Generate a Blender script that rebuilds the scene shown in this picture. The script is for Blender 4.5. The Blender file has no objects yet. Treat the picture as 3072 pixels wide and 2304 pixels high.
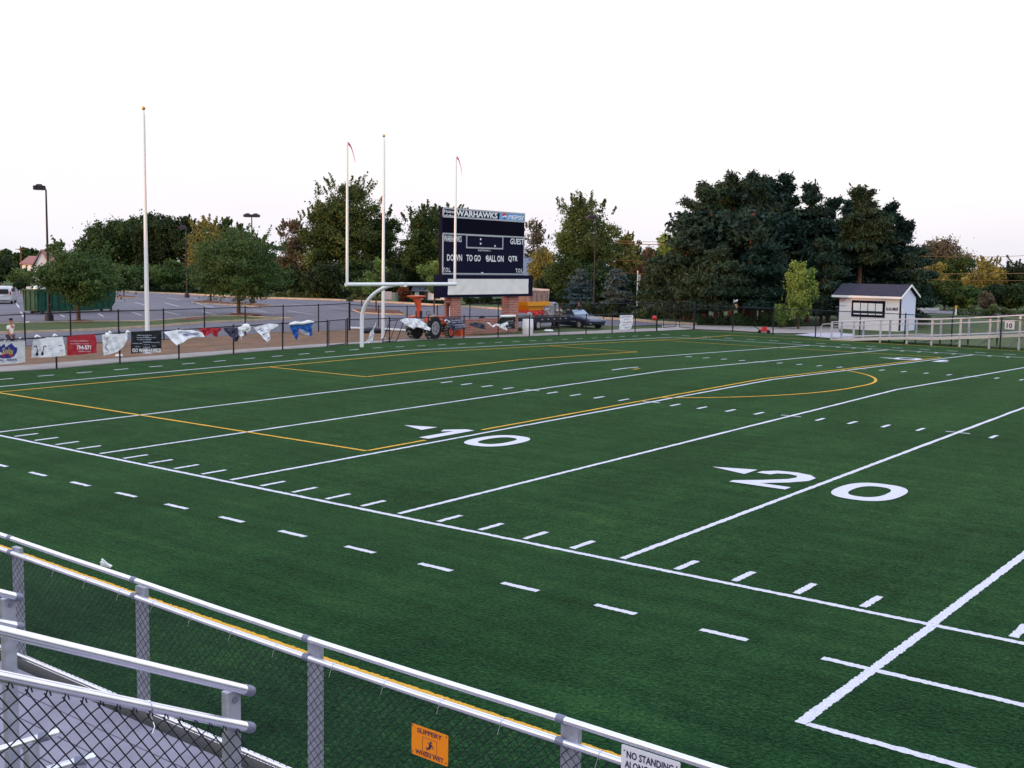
import bpy, bmesh, math, random
import numpy as np
from mathutils import Vector, Matrix
from mathutils.geometry import delaunay_2d_cdt
PI = math.pi
R = math.radians
C = bpy.context.scene.collection
scene = bpy.context.scene
YD = 0.9144

# ------------------------------------------------------------------ camera
CAM = Vector((27.186, -13.898, 4.287))
YAW, PIT, ROL, FOC = R(128.116), R(-5.895), R(0.914), 3423.5      # focal length in pixels of a 3072 px wide frame
F = Vector((math.cos(PIT)*math.cos(YAW), math.cos(PIT)*math.sin(YAW), math.sin(PIT)))
R0 = Vector((math.sin(YAW), -math.cos(YAW), 0)); U0 = R0.cross(F)
RT = R0*math.cos(ROL) + U0*math.sin(ROL); UP = -R0*math.sin(ROL) + U0*math.cos(ROL)
cd = bpy.data.cameras.new('camera'); cam = bpy.data.objects.new('camera', cd); C.objects.link(cam)
m3 = Matrix((RT, UP, -F)).transposed()
cam.matrix_world = Matrix.Translation(CAM) @ m3.to_4x4()
cd.sensor_width = 36; cd.lens = FOC/3072*36; cd.clip_end = 6000; cd.clip_start = 0.1
scene.camera = cam

# ------------------------------------------------------------------ sky, sun, exposure
SUN_AZ, SUN_EL = math.atan2(-0.97, -0.25), R(2.6)
w = bpy.data.worlds.new('World'); scene.world = w; w.use_nodes = True
nt = w.node_tree; nt.nodes.clear()
def wn(t, **k):
    n = nt.nodes.new(t)
    for a, b in k.items(): setattr(n, a, b)
    return n
sky = wn('ShaderNodeTexSky', sky_type='NISHITA', sun_disc=False)
sky.sun_elevation = SUN_EL; sky.sun_rotation = PI/2 - SUN_AZ
sky.air_density = 1.3; sky.dust_density = 3.0
tc = wn('ShaderNodeTexCoord'); sp = wn('ShaderNodeSeparateXYZ'); nt.links.new(tc.outputs['Generated'], sp.inputs[0])
cl = wn('ShaderNodeTexNoise'); cl.inputs['Scale'].default_value = 2.2; cl.inputs['Detail'].default_value = 5
mp = wn('ShaderNodeMapping'); mp.inputs['Scale'].default_value = (1, 1, 4)
nt.links.new(tc.outputs['Generated'], mp.inputs[0]); nt.links.new(mp.outputs[0], cl.inputs['Vector'])
ma = wn('ShaderNodeMath', operation='MULTIPLY_ADD'); ma.inputs[1].default_value = 0.16; nt.links.new(cl.outputs['Fac'], ma.inputs[0]); nt.links.new(sp.outputs['Z'], ma.inputs[2])
ramp = wn('ShaderNodeValToRGB'); e = ramp.color_ramp.elements
e[0].position = 0.06; e[0].color = (0.66, 0.635, 0.70, 1)
e[1].position = 1.0; e[1].color = (0.74, 0.86, 1.12, 1)
for p, c in ((0.12, (0.72, 0.705, 0.75, 1)), (0.22, (0.78, 0.775, 0.80, 1)), (0.36, (0.94, 0.965, 1.0, 1))):
    x = e.new(p); x.color = c
nt.links.new(ma.outputs[0], ramp.inputs[0])
ad = wn('ShaderNodeMixRGB', blend_type='ADD'); ad.inputs[0].default_value = 0.05
nt.links.new(ramp.outputs[0], ad.inputs[1]); nt.links.new(sky.outputs[0], ad.inputs[2])
bg = wn('ShaderNodeBackground'); bg.inputs[1].default_value = 1.0
wo = wn('ShaderNodeOutputWorld'); nt.links.new(ad.outputs[0], bg.inputs[0]); nt.links.new(bg.outputs[0], wo.inputs[0])
sl = bpy.data.lights.new('sun', 'SUN'); sl.energy = 2.0; sl.angle = R(0.6); sl.color = (1.0, 0.50, 0.22)
so = bpy.data.objects.new('sun', sl); C.objects.link(so); so.location = (0, -60, 60)
sd = Vector((math.cos(SUN_EL)*math.cos(SUN_AZ), math.cos(SUN_EL)*math.sin(SUN_AZ), math.sin(SUN_EL)))
so.rotation_euler = sd.to_track_quat('Z', 'Y').to_euler()
scene.view_settings.view_transform = 'Standard'; scene.view_settings.look = 'None'
scene.view_settings.exposure = 0.42; scene.view_settings.gamma = 1
try:
    scene.cycles.transparent_max_bounces = 16; scene.cycles.max_bounces = 5
except Exception: pass

# ------------------------------------------------------------------ ground shape and pixel measuring helpers
def zg(x, y):
    """height of the ground: the crowned pitch, fading out behind the end fence"""
    t = (y/YD - 26.67)/26.67
    z = max(0.0, 0.3368*(1-abs(t)))
    if x < -14.4: z *= max(0.0, 1-(-14.4-x)/4.5)
    return z
def ray(u, v): return F + RT*((u-1536)/FOC) - UP*((v-1152)/FOC)
def G(u, v, off=0.0):
    """ground point under a pixel of the photograph"""
    d = ray(u, v); z = 0.0; q = None
    for _ in range(14):
        q = CAM + d*((z-CAM.z)/d.z); z = zg(q.x, q.y)*0.5 + z*0.5
    return Vector((q.x, q.y, zg(q.x, q.y)+off))
def AD(u, v, dist): return CAM + ray(u, v)*dist
def ATX(u, v, x): d = ray(u, v); return CAM + d*((x-CAM.x)/d.x)
def ATY(u, v, y): d = ray(u, v); return CAM + d*((y-CAM.y)/d.y)
def gd(u, dist, z=0.0):
    """ground point in the column u at a distance"""
    d = ray(u, 800); d = Vector((d.x, d.y, 0)); k = F.x*d.x+F.y*d.y
    p = CAM + d*(dist/k)
    return Vector((p.x, p.y, z))
def zat(u_v, p):
    """height above z=0 that the pixel row v reaches at the ground position p"""
    v = u_v
    lo, hi = -5.0, 80.0
    for _ in range(40):
        mid = (lo+hi)/2; d = Vector((p.x, p.y, mid)) - CAM
        vv = 1152 - FOC*(d.dot(UP))/d.dot(F)
        if vv > v: lo = mid
        else: hi = mid
    return (lo+hi)/2
def pxm(dist): return FOC/dist       # pixels per metre

# ------------------------------------------------------------------ materials
def hx(r, g, b): return (r, g, b, 1)
MATS = {}
def mat(name, col, rough=0.7, metal=0.0, noise=0.0, nscale=4.0, col2=None, bump=0.0, bscale=60.0, spec=0.3, emit=None):
    if name in MATS: return MATS[name]
    m = bpy.data.materials.new(name); m.use_nodes = True; MATS[name] = m
    n = m.node_tree.nodes; L = m.node_tree.links; b = n['Principled BSDF']
    b.inputs['Base Color'].default_value = (*col, 1); b.inputs['Roughness'].default_value = rough
    b.inputs['Metallic'].default_value = metal; b.inputs['Specular IOR Level'].default_value = spec
    co = n.new('ShaderNodeTexCoord')
    if noise or col2:
        t = n.new('ShaderNodeTexNoise'); t.inputs['Scale'].default_value = nscale; t.inputs['Detail'].default_value = 6
        L.new(co.outputs['Object'], t.inputs['Vector'])
        mx = n.new('ShaderNodeMixRGB'); c2 = col2 or tuple(c*(1-noise) for c in col)
        mx.inputs[1].default_value = (*col, 1); mx.inputs[2].default_value = (*c2, 1)
        rp = n.new('ShaderNodeValToRGB'); rp.color_ramp.elements[0].position = .35; rp.color_ramp.elements[1].position = .65
        L.new(t.outputs['Fac'], rp.inputs[0]); L.new(rp.outputs[0], mx.inputs[0]); L.new(mx.outputs[0], b.inputs['Base Color'])
    if bump:
        t2 = n.new('ShaderNodeTexNoise'); t2.inputs['Scale'].default_value = bscale; t2.inputs['Detail'].default_value = 4
        L.new(co.outputs['Object'], t2.inputs['Vector'])
        bp = n.new('ShaderNodeBump'); bp.inputs['Strength'].default_value = bump; bp.inputs['Distance'].default_value = 0.02
        L.new(t2.outputs['Fac'], bp.inputs['Height']); L.new(bp.outputs[0], b.inputs['Normal'])
    return m

def turf_material():
    m = bpy.data.materials.new('artificial_turf'); m.use_nodes = True
    n = m.node_tree.nodes; L = m.node_tree.links; b = n['Principled BSDF']
    co = n.new('ShaderNodeTexCoord')
    def noise(scale, detail, sc=(1, 1, 1), rough=.6):
        mpn = n.new('ShaderNodeMapping'); mpn.inputs['Scale'].default_value = sc; L.new(co.outputs['Object'], mpn.inputs[0])
        t = n.new('ShaderNodeTexNoise'); t.inputs['Scale'].default_value = scale; t.inputs['Detail'].default_value = detail
        t.inputs['Roughness'].default_value = rough; L.new(mpn.outputs[0], t.inputs['Vector']); return t
    fine = noise(20, 2.5, (1, 1, 1), .8); med = noise(3.2, 3, (1, 1, 1), .7); big = noise(.5, 6, (1, .35, 1)); streak = noise(.9, 6, (.22, 2.4, 1), .7)
    rp = n.new('ShaderNodeValToRGB'); el = rp.color_ramp.elements
    el[0].position = .05; el[0].color = (.0008, .010, .0045, 1); el[1].position = 1.0; el[1].color = (.044, .112, .030, 1)
    x = el.new(.5); x.color = (.0105, .0455, .0185, 1)
    def mth(op, a, bb=None, v=None):
        q = n.new('ShaderNodeMath'); q.operation = op; L.new(a, q.inputs[0])
        if bb is not None: L.new(bb, q.inputs[1])
        if v is not None: q.inputs[1].default_value = v
        return q.outputs[0]
    s1 = mth('MULTIPLY', big.outputs['Fac'], v=.30); s2 = mth('MULTIPLY', streak.outputs['Fac'], v=.38)
    s3 = mth('ADD', mth('MULTIPLY', fine.outputs['Fac'], v=.85), mth('MULTIPLY', med.outputs['Fac'], v=.24))
    s = mth('SUBTRACT', mth('ADD', mth('ADD', s1, s2), s3), v=.40)
    s = mth('ADD', mth('MULTIPLY', mth('SUBTRACT', s, v=.5), v=2.1), v=.47)
    L.new(s, rp.inputs[0])
    # dark thin wheel tracks / seams running along the touchline
    sx = n.new('ShaderNodeSeparateXYZ'); wob = noise(.35, 3, (1, 1, 1)); L.new(co.outputs['Object'], sx.inputs[0])
    mx = n.new('ShaderNodeMixRGB'); mx.blend_type = 'MULTIPLY'; L.new(rp.outputs[0], mx.inputs[1]); mx.inputs[2].default_value = (.62, .68, .66, 1)
    yy = mth('ADD', sx.outputs['Y'], mth('MULTIPLY', wob.outputs['Fac'], v=.8))
    f = None
    for c in (-3.55, -4.15):
        d = mth('ABSOLUTE', mth('SUBTRACT', yy, v=c)); k = mth('LESS_THAN', d, v=.02)
        f = k if f is None else mth('ADD', f, k)
    g = mth('GREATER_THAN', streak.outputs['Fac'], v=.5); L.new(mth('MULTIPLY', f, g), mx.inputs[0])
    L.new(mx.outputs[0], b.inputs['Base Color'])
    b.inputs['Roughness'].default_value = 1.0; b.inputs['Specular IOR Level'].default_value = .02
    b.inputs['Sheen Weight'].default_value = .14; b.inputs['Sheen Roughness'].default_value = .22
    b.inputs['Sheen Tint'].default_value = (.60, .95, .38, 1)
    bp = n.new('ShaderNodeBump'); bp.inputs['Strength'].default_value = .9; bp.inputs['Distance'].default_value = .03
    L.new(fine.outputs['Fac'], bp.inputs['Height']); L.new(bp.outputs[0], b.inputs['Normal'])
    return m

def leaf_material(name, dark, light, accent=None, trans=.25):
    m = bpy.data.materials.new(name); m.use_nodes = True
    n = m.node_tree.nodes; L = m.node_tree.links; b = n['Principled BSDF']; out = n['Material Output']
    at = n.new('ShaderNodeAttribute'); at.attribute_name = 'tint'
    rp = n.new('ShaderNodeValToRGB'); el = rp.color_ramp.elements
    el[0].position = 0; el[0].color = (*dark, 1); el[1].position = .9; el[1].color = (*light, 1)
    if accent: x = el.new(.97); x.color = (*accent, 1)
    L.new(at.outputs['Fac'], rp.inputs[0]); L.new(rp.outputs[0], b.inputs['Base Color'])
    b.inputs['Roughness'].default_value = .65; b.inputs['Specular IOR Level'].default_value = .2
    tr = n.new('ShaderNodeBsdfTranslucent'); mx = n.new('ShaderNodeMixShader'); mx.inputs[0].default_value = trans
    L.new(rp.outputs[0], tr.inputs[0]); L.new(b.outputs[0], mx.inputs[1]); L.new(tr.outputs[0], mx.inputs[2]); L.new(mx.outputs[0], out.inputs[0])
    return m

def brick_material():
    m = bpy.data.materials.new('brick'); m.use_nodes = True
    n = m.node_tree.nodes; L = m.node_tree.links; b = n['Principled BSDF']
    co = n.new('ShaderNodeTexCoord'); sx = n.new('ShaderNodeSeparateXYZ'); cb = n.new('ShaderNodeCombineXYZ')
    L.new(co.outputs['Object'], sx.inputs[0]); ad = n.new('ShaderNodeMath'); ad.operation = 'ADD'
    L.new(sx.outputs['X'], ad.inputs[0]); L.new(sx.outputs['Y'], ad.inputs[1]); L.new(ad.outputs[0], cb.inputs[0]); L.new(sx.outputs['Z'], cb.inputs[1])
    t = n.new('ShaderNodeTexBrick'); t.inputs['Scale'].default_value = 1
    t.inputs['Brick Width'].default_value = .30; t.inputs['Row Height'].default_value = .105; t.inputs['Mortar Size'].default_value = .014
    t.inputs['Color1'].default_value = (.42, .10, .055, 1); t.inputs['Color2'].default_value = (.22, .055, .05, 1); t.inputs['Mortar'].default_value = (.50, .36, .33, 1)
    L.new(cb.outputs[0], t.inputs['Vector']); L.new(t.outputs['Color'], b.inputs['Base Color']); b.inputs['Roughness'].default_value = .85
    return m

M = dict(
 white=mat('white_paint', (.87, .86, .88), .45), whitebar=mat('goalpost_white', (.82, .83, .86), .35, spec=.5),
 alu=mat('galvanised_aluminium', (.88, .86, .96), .24, .85, noise=.08, nscale=9), aludark=mat('aluminium_post', (.42, .43, .52), .45, .35, noise=.25, nscale=14),
 ramp=mat('dull_ramp_metal', (.60, .55, .58), .55, .15, noise=.1, nscale=6), fitting=mat('grey_fitting', (.22, .23, .32), .5, .5), deck=mat('deck_planks', (.30, .28, .36), .6, .1, noise=.2, nscale=3),
 black=mat('black_vinyl', (.012, .012, .02), .5), blackpaint=mat('black_paint', (.018, .017, .03), .45), wire=mat('black_wire', (.012, .012, .022), .6),
 concrete=mat('concrete', (.40, .35, .33), .9, noise=.25, nscale=1.2), curb=mat('curb_stone', (.55, .43, .31), .9, noise=.25, nscale=2),
 asphalt=mat('asphalt', (.175, .158, .195), .9, noise=.22, nscale=.35, bump=.3, bscale=30), asphalt2=mat('asphalt_patch', (.12, .105, .13), .9, noise=.2, nscale=2),
 dirt=mat('bare_dirt', (.25, .125, .075), .95, nscale=.8, col2=(.14, .085, .05), bump=.8, bscale=6), mulch=mat('mulch', (.20, .08, .05), .95, noise=.5, nscale=5, bump=.6, bscale=12),
 grass=mat('grass', (.085, .10, .030), .95, nscale=.5, col2=(.045, .075, .022), bump=.6, bscale=20), meadow=mat('meadow', (.070, .10, .030), .95, nscale=.25, col2=(.040, .068, .022), bump=.6, bscale=10),
 paint=mat('road_paint', (.62, .60, .62), .8, noise=.25, nscale=3), gold=mat('gold_ball', (.55, .33, .12), .25, .8), lamp=mat('bronze_lamp', (.020, .012, .022), .5),
 bark=mat('bark', (.10, .065, .05), .95, noise=.4, nscale=6), pinebark=mat('pine_bark', (.19, .085, .055), .95, noise=.4, nscale=4),
 navy=mat('board_navy', (.006, .006, .026), .8, spec=.1), led=mat('led_module', (.003, .003, .008), .8, spec=.08), silver=mat('silver_trim', (.42, .45, .50), .4, .3),
 screen=mat('blank_vinyl', (.82, .80, .78), .7, noise=.1, nscale=2, bump=.0), pblue=mat('sign_light_blue', (.08, .30, .72), .4, nscale=.5, col2=(.12, .42, .80)),
 pred=mat('logo_red', (.60, .02, .08), .4), pdblue=mat('logo_blue', (.02, .16, .55), .4), brick=brick_material(),
 orange=mat('orange_paint', (.62, .085, .028), .4), yellow=mat('yellow_paint', (.72, .30, .02), .45), red=mat('red_paint', (.60, .04, .035), .45),
 wood=mat('weathered_wood', (.36, .22, .19), .85, noise=.35, nscale=3), grey=mat('grey_metal', (.28, .27, .33), .6), lightgrey=mat('light_grey_box', (.42, .40, .42), .6),
 rubber=mat('rubber', (.015, .015, .018), .8), lug=mat('dusty_tread', (.32, .30, .26), .85), hub=mat('hub', (.45, .38, .33), .5, .3),
 carblue=mat('car_blue', (.016, .022, .075), .22, .3, spec=.7), glass=mat('car_glass', (.25, .33, .42), .08, .2, spec=.9), dark=mat('dark_interior', (.012, .012, .016), .6),
 tan=mat('tan_interior', (.30, .20, .14), .7), carsilver=mat('car_silver', (.52, .53, .58), .3, .4, spec=.6), tail=mat('tail_lamp', (.35, .02, .02), .3),
 green=mat('dumpster_green', (.008, .075, .048), .55, noise=.35, nscale=1.5), trash=mat('trash_bags', (.65, .63, .62), .5), cardboard=mat('cardboard', (.32, .22, .14), .8),
 shedwall=mat('shed_siding', (.92, .87, .90), .6), shedshade=mat('shed_siding_shaded', (.66, .70, .90), .6), shingle=mat('shingles', (.045, .042, .070), .9, noise=.35, nscale=5, bump=.4),  # side walls: the white siding with blue shade put into its colour
 bluewall=mat('house_siding', (.55, .58, .68), .7), roofgrey=mat('roof_grey', (.20, .22, .30), .8), roofred=mat('roof_red', (.30, .14, .13), .8),
 skin=mat('skin', (.42, .17, .11), .6), hair=mat('hair', (.035, .02, .018), .8), jeans=mat('denim', (.065, .085, .15), .85, noise=.3, nscale=8), tshirt=mat('white_cotton', (.78, .77, .74), .8),
 darkshirt=mat('dark_cotton', (.02, .025, .03), .85), navystripe=mat('navy_cotton', (.03, .03, .16), .8),
 bwhite=mat('banner_white', (.86, .86, .92), .55, noise=.05, nscale=5), bred=mat('banner_red', (.42, .018, .035), .55), bblack=mat('banner_black', (.010, .012, .016), .5),
 bgrey=mat('banner_slate', (.055, .060, .11), .45, noise=.3, nscale=3), bblue=mat('banner_blue', (.01, .10, .42), .5), bink=mat('ink_blue', (.03, .04, .30), .6), inkdark=mat('ink_dark', (.015, .012, .07), .6),
 inkgrey=mat('ink_grey', (.42, .44, .56), .7), inkyellow=mat('ink_yellow', (.70, .55, .12), .6), inkred=mat('ink_red', (.62, .03, .04), .6), inkfaint=mat('ink_faint_red', (.55, .30, .36), .7),
 signorange=mat('sign_orange', (.88, .25, .003), .5), signwhite=mat('sign_white', (.74, .72, .78), .5), cream=mat('cream_fascia', (.66, .58, .52), .6), slab=mat('pale_slab', (.52, .49, .58), .8, noise=.1),
 powerwire=mat('power_cable', (.26, .15, .07), .8, spec=.1), utilitypole=mat('utility_pole_wood', (.13, .08, .055), .9), bin=mat('white_plastic', (.82, .80, .82), .5),
 windsock=mat('pink_ribbon', (.75, .03, .22), .6), rope=mat('cord', (.20, .16, .12), .8), whitecloth=mat('white_cloth_roll', (.85, .85, .85), .6),
 guard=mat('guard_rail', (.50, .50, .52), .6), bluegrey=mat('utility_box', (.12, .17, .16), .7), water=mat('cover', (.3, .35, .5), .6),
)
M['turf'] = turf_material()
M['line'] = mat('white_turf_line', (.84, .82, .94), .85, noise=.34, nscale=60, bump=1.0, bscale=45)
M['yline'] = mat('yellow_turf_line', (.86, .45, .045), .85, noise=.25, nscale=45, bump=1.0, bscale=45)

# ------------------------------------------------------------------ object helpers
def setp(o, label=None, cat=None, group=None, kind=None):
    if label: o['label'] = label
    if cat: o['category'] = cat
    if group: o['group'] = group
    if kind: o['kind'] = kind
    return o
def thing(name, label, cat, loc, rz=0.0, group=None):
    o = bpy.data.objects.new(name, None); C.objects.link(o); o.location = loc; o.rotation_euler = (0, 0, rz); o.empty_display_size = .2
    return setp(o, label, cat, group)
def origin(o):
    v = Vector((0, 0, 0))
    while o is not None: v += o.location; o = o.parent
    return v
class MB:
    """collects faces for one mesh"""
    def __init__(s): s.v = []; s.f = []; s.m = []; s.mats = []; s.smooth = []
    def mi(s, m):
        if m not in s.mats: s.mats.append(m)
        return s.mats.index(m)
    def face(s, pts, m=None, sm=False):
        i = len(s.v); s.v += [tuple(p) for p in pts]; s.f.append(tuple(range(i, i+len(pts)))); s.m.append(s.mi(m)); s.smooth.append(sm)
    def add(s, vs, fs, m=None, sm=False):
        i = len(s.v); s.v += [tuple(p) for p in vs]; k = s.mi(m)
        for f in fs: s.f.append(tuple(a+i for a in f)); s.m.append(k); s.smooth.append(sm)
        return s
    def box(s, c, d, m=None, rz=0.0, ry=0.0, taper=1.0, bev=0.0):
        x, y, z = d[0]/2, d[1]/2, d[2]/2
        if bev:
            ring = lambda a, b, zz: [(a-bev, -b, zz), (a, -b+bev, zz), (a, b-bev, zz), (a-bev, b, zz), (-a+bev, b, zz), (-a, b-bev, zz), (-a, -b+bev, zz), (-a+bev, -b, zz)]
            vs = ring(x*1-bev*.6, y-bev*.6, -z) + ring(x, y, -z+bev*.6) + ring(x*taper, y*taper, z-bev*.6) + ring(x*taper-bev*.6, y*taper-bev*.6, z)
            fs = [tuple(range(7, -1, -1)), tuple(range(24, 32))]
            for k in range(3):
                for i in range(8): j = (i+1) % 8; fs.append((k*8+i, k*8+j, k*8+8+j, k*8+8+i))
        else:
            vs = [(-x, -y, -z), (x, -y, -z), (x, y, -z), (-x, y, -z), (-x*taper, -y*taper, z), (x*taper, -y*taper, z), (x*taper, y*taper, z), (-x*taper, y*taper, z)]
            fs = [(3, 2, 1, 0), (4, 5, 6, 7), (0, 1, 5, 4), (1, 2, 6, 5), (2, 3, 7, 6), (3, 0, 4, 7)]
        mt = Matrix.Translation(Vector(c)) @ Matrix.Rotation(rz, 4, 'Z') @ Matrix.Rotation(ry, 4, 'Y')
        return s.add([mt @ Vector(p) for p in vs], fs, m)
    def tube(s, pts, r, m=None, n=10, cap=True, sm=True):
        pts = [Vector(p) for p in pts]; k = len(pts); rr = r if isinstance(r, (list, tuple)) else [r]*k
        vs = []; up = None
        for i, p in enumerate(pts):
            t = (pts[min(i+1, k-1)] - pts[max(i-1, 0)]).normalized()
            if up is None: a = Vector((0, 0, 1)) if abs(t.z) < .9 else Vector((1, 0, 0)); up = (a - t*a.dot(t)).normalized()
            else: up = (up - t*up.dot(t)).normalized()
            b = t.cross(up)
            for j in range(n):
                q = 2*PI*j/n + PI/n; vs.append(p + (up*math.cos(q) + b*math.sin(q))*rr[i])
        fs = []
        for i in range(k-1):
            for j in range(n): l = (j+1) % n; fs.append((i*n+j, i*n+l, (i+1)*n+l, (i+1)*n+j))
        s.add(vs, fs, m, sm)
        if cap:
            s.add(vs[:n], [tuple(range(n-1, -1, -1))], m); s.add(vs[-n:], [tuple(range(n))], m)
        return s
    def ball(s, c, r, m=None, n=12, sc=(1, 1, 1)):
        vs = []; fs = []; h = n//2
        for i in range(h+1):
            a = PI*i/h
            for j in range(n): b = 2*PI*j/n; vs.append((c[0]+r*sc[0]*math.sin(a)*math.cos(b), c[1]+r*sc[1]*math.sin(a)*math.sin(b), c[2]+r*sc[2]*math.cos(a)))
        for i in range(h):
            for j in range(n): l = (j+1) % n; fs.append((i*n+j, (i+1)*n+j, (i+1)*n+l, i*n+l))
        return s.add(vs, fs, m, True)
    def prism(s, poly, d, m=None):
        """poly: 3-D points of a flat outline, d: extrusion vector"""
        a = [Vector(p) for p in poly]; b = [p+Vector(d) for p in a]; n = len(a)
        s.add(a+b, [tuple(range(n-1, -1, -1)), tuple(range(n, 2*n))]+[(i, (i+1) % n, n+(i+1) % n, n+i) for i in range(n)], m)
        return s
    def build(s, name, m=None, parent=None, world=True):
        me = bpy.data.meshes.new(name)
        o0 = origin(parent) if (parent is not None and world) else Vector((0, 0, 0))
        me.from_pydata([(a[0]-o0.x, a[1]-o0.y, a[2]-o0.z) for a in s.v], [], s.f)
        for k in s.mats: me.materials.append(k if k is not None else m)
        me.polygons.foreach_set('material_index', s.m); me.polygons.foreach_set('use_smooth', s.smooth)
        me.update(); o = bpy.data.objects.new(name, me); C.objects.link(o)
        if parent is not None: o.parent = parent
        return o
def struct(mb, name, m, kind='structure'):
    o = mb.build(name, m); o['kind'] = kind; return o
def copy_tree(o, parent=None):
    c = o.copy(); C.objects.link(c); c.parent = parent
    for ch in [k for k in bpy.data.objects if k.parent == o]: copy_tree(ch, c)
    return c
def flatten(pts, m, name, off, maxlen=0, kind='structure', parent=None):
    """a sheet laid on the ground from an outline"""
    mb = MB(); P2 = [Vector((p[0], p[1])) for p in pts]
    xs = [p.x for p in P2]; ys = [p.y for p in P2]; extra = []
    if maxlen:
        x = min(xs)
        while x < max(xs):
            y = min(ys)
            while y < max(ys): extra.append(Vector((x+random.uniform(-.1, .1), y+random.uniform(-.1, .1)))); y += maxlen
            x += maxlen
        def inside(p):
            c = False; j = len(P2)-1
            for i in range(len(P2)):
                if (P2[i].y > p.y) != (P2[j].y > p.y) and p.x < (P2[j].x-P2[i].x)*(p.y-P2[i].y)/(P2[j].y-P2[i].y)+P2[i].x: c = not c
                j = i
            return c
        extra = [p for p in extra if inside(p)]
    n = len(P2)
    r = delaunay_2d_cdt(P2+extra, [(i, (i+1) % n) for i in range(n)], [], 1, 1e-5)
    vs = [(p.x, p.y, zg(p.x, p.y)+off) for p in r[0]]
    fs = []
    for f in r[2]:
        a, b, c = [Vector(vs[i]) for i in f[:3]]
        fs.append(tuple(f) if (b-a).cross(c-a).z > 0 else tuple(reversed(f)))
    mb.add(vs, fs, m)
    o = mb.build(name, m, parent)
    if parent is None and kind: o['kind'] = kind
    return o
_tc = {}
def text_mb(mb, s, o, xd, yd, w, h, m, bold=0.0, depth=.004, shear=0.0):
    """lettering: o = lower left corner, xd / yd unit directions, w x h the size of the whole word"""
    key = (s, bold, shear)
    if key not in _tc:
        cu = bpy.data.curves.new('t', 'FONT'); cu.body = s; cu.size = 1; cu.offset = bold; cu.resolution_u = 2; cu.shear = shear
        ob = bpy.data.objects.new('t', cu); C.objects.link(ob); dg = bpy.context.evaluated_depsgraph_get()
        me = bpy.data.meshes.new_from_object(ob.evaluated_get(dg))
        vs = np.array([v.co[:2] for v in me.vertices]); fs = [tuple(p.vertices) for p in me.polygons]
        bpy.data.objects.remove(ob); bpy.data.curves.remove(cu); bpy.data.meshes.remove(me)
        vs = vs - vs.min(0); vs = vs/np.maximum(vs.max(0), 1e-6); _tc[key] = (vs, fs)
    vs, fs = _tc[key]; o = Vector(o); xd = Vector(xd); yd = Vector(yd); nn = xd.cross(yd).normalized()*depth
    mb.add([o+xd*(a*w)+yd*(b*h)+nn for a, b in vs], fs, m)

# ================================================================== SETTING
random.seed(4)
FB = [(0, 1118), (170, 1107.5), (360, 1089.4), (537, 1077.3), (701, 1062), (848, 1050), (982, 1041), (1042, 1034.6), (1168, 1028), (1284, 1020), (1391.6, 1015.7), (1494, 1013),
      (1588, 1010), (1676.6, 1005.8), (1758, 1002.7), (1836, 1000), (1905, 996.5), (1970, 993.8)]
EF = [G(*p) for p in FB]                                    # feet of the end fence
CORNER = G(2082, 989.3)
FS = [CORNER] + [G(*p) for p in ((2198, 996), (2318.6, 1004.6), (2446, 1011.5), (2578, 1018), (2713, 1028.5), (2853, 1038), (2999.5, 1048))]
def fx(y):
    pts = [Vector((EF[0].x, -30, 0))] + EF + [CORNER]
    for a, b in zip(pts, pts[1:]):
        if a.y <= y <= b.y: return a.x+(b.x-a.x)*(y-a.y)/(b.y-a.y)
    return CORNER.x if y > 0 else EF[0].x
def ribbon(name, y0, y1, a, b, off, m, step=.6, kind='structure', jit=0.0):
    mb = MB(); ys = list(np.arange(y0, y1, step))+[y1]; k = 5; vs = []
    for y in ys:
        j = random.uniform(-jit, jit) if jit else 0
        for i in range(k+1):
            x = fx(y)+a+(b-a)*i/k + (j if i in (0, k) else 0); vs.append((x, y, zg(x, y)+off))
    fs = [(r*(k+1)+i, r*(k+1)+i+1, (r+1)*(k+1)+i+1, (r+1)*(k+1)+i) if b > a else (r*(k+1)+i+1, r*(k+1)+i, (r+1)*(k+1)+i, (r+1)*(k+1)+i+1) for r in range(len(ys)-1) for i in range(k)]
    mb.add(vs, fs, m); o = mb.build(name, m); o['kind'] = kind; return o

# base sheet out to the horizon
mb = MB(); xs = [-3000, -900, -300, -120, -60, -27, -23, -19, -17, -15, -14, -12, 60, 130, 900, 3000]; ys = [-3000, -900, -200, -40, -10]+list(np.arange(-6, 58, 2.0))+[24.387, 62, 90, 150, 400, 900, 3000]; ys = sorted(ys)
vs = [(x, y, zg(x, y)-.05) for y in ys for x in xs]; nx = len(xs)
mb.add(vs, [(j*nx+i, j*nx+i+1, (j+1)*nx+i+1, (j+1)*nx+i) for j in range(len(ys)-1) for i in range(nx-1)], M['meadow']); struct(mb, 'ground', M['meadow'])

# pitch: crowned artificial turf
mb = MB(); ys = sorted(set(list(np.arange(-8.9, 57.6, .9))+[24.387, 0.0, 48.77])); vs = []; k = 24
for y in ys:
    x0 = fx(y)
    for i in range(k+1): x = x0+(125-x0)*(i/k)**1.6; vs.append((x, y, zg(x, y)))
mb.add(vs, [(j*(k+1)+i, j*(k+1)+i+1, (j+1)*(k+1)+i+1, (j+1)*(k+1)+i) for j in range(len(ys)-1) for i in range(k)], M['turf']); struct(mb, 'turf_field', M['turf'])

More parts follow.
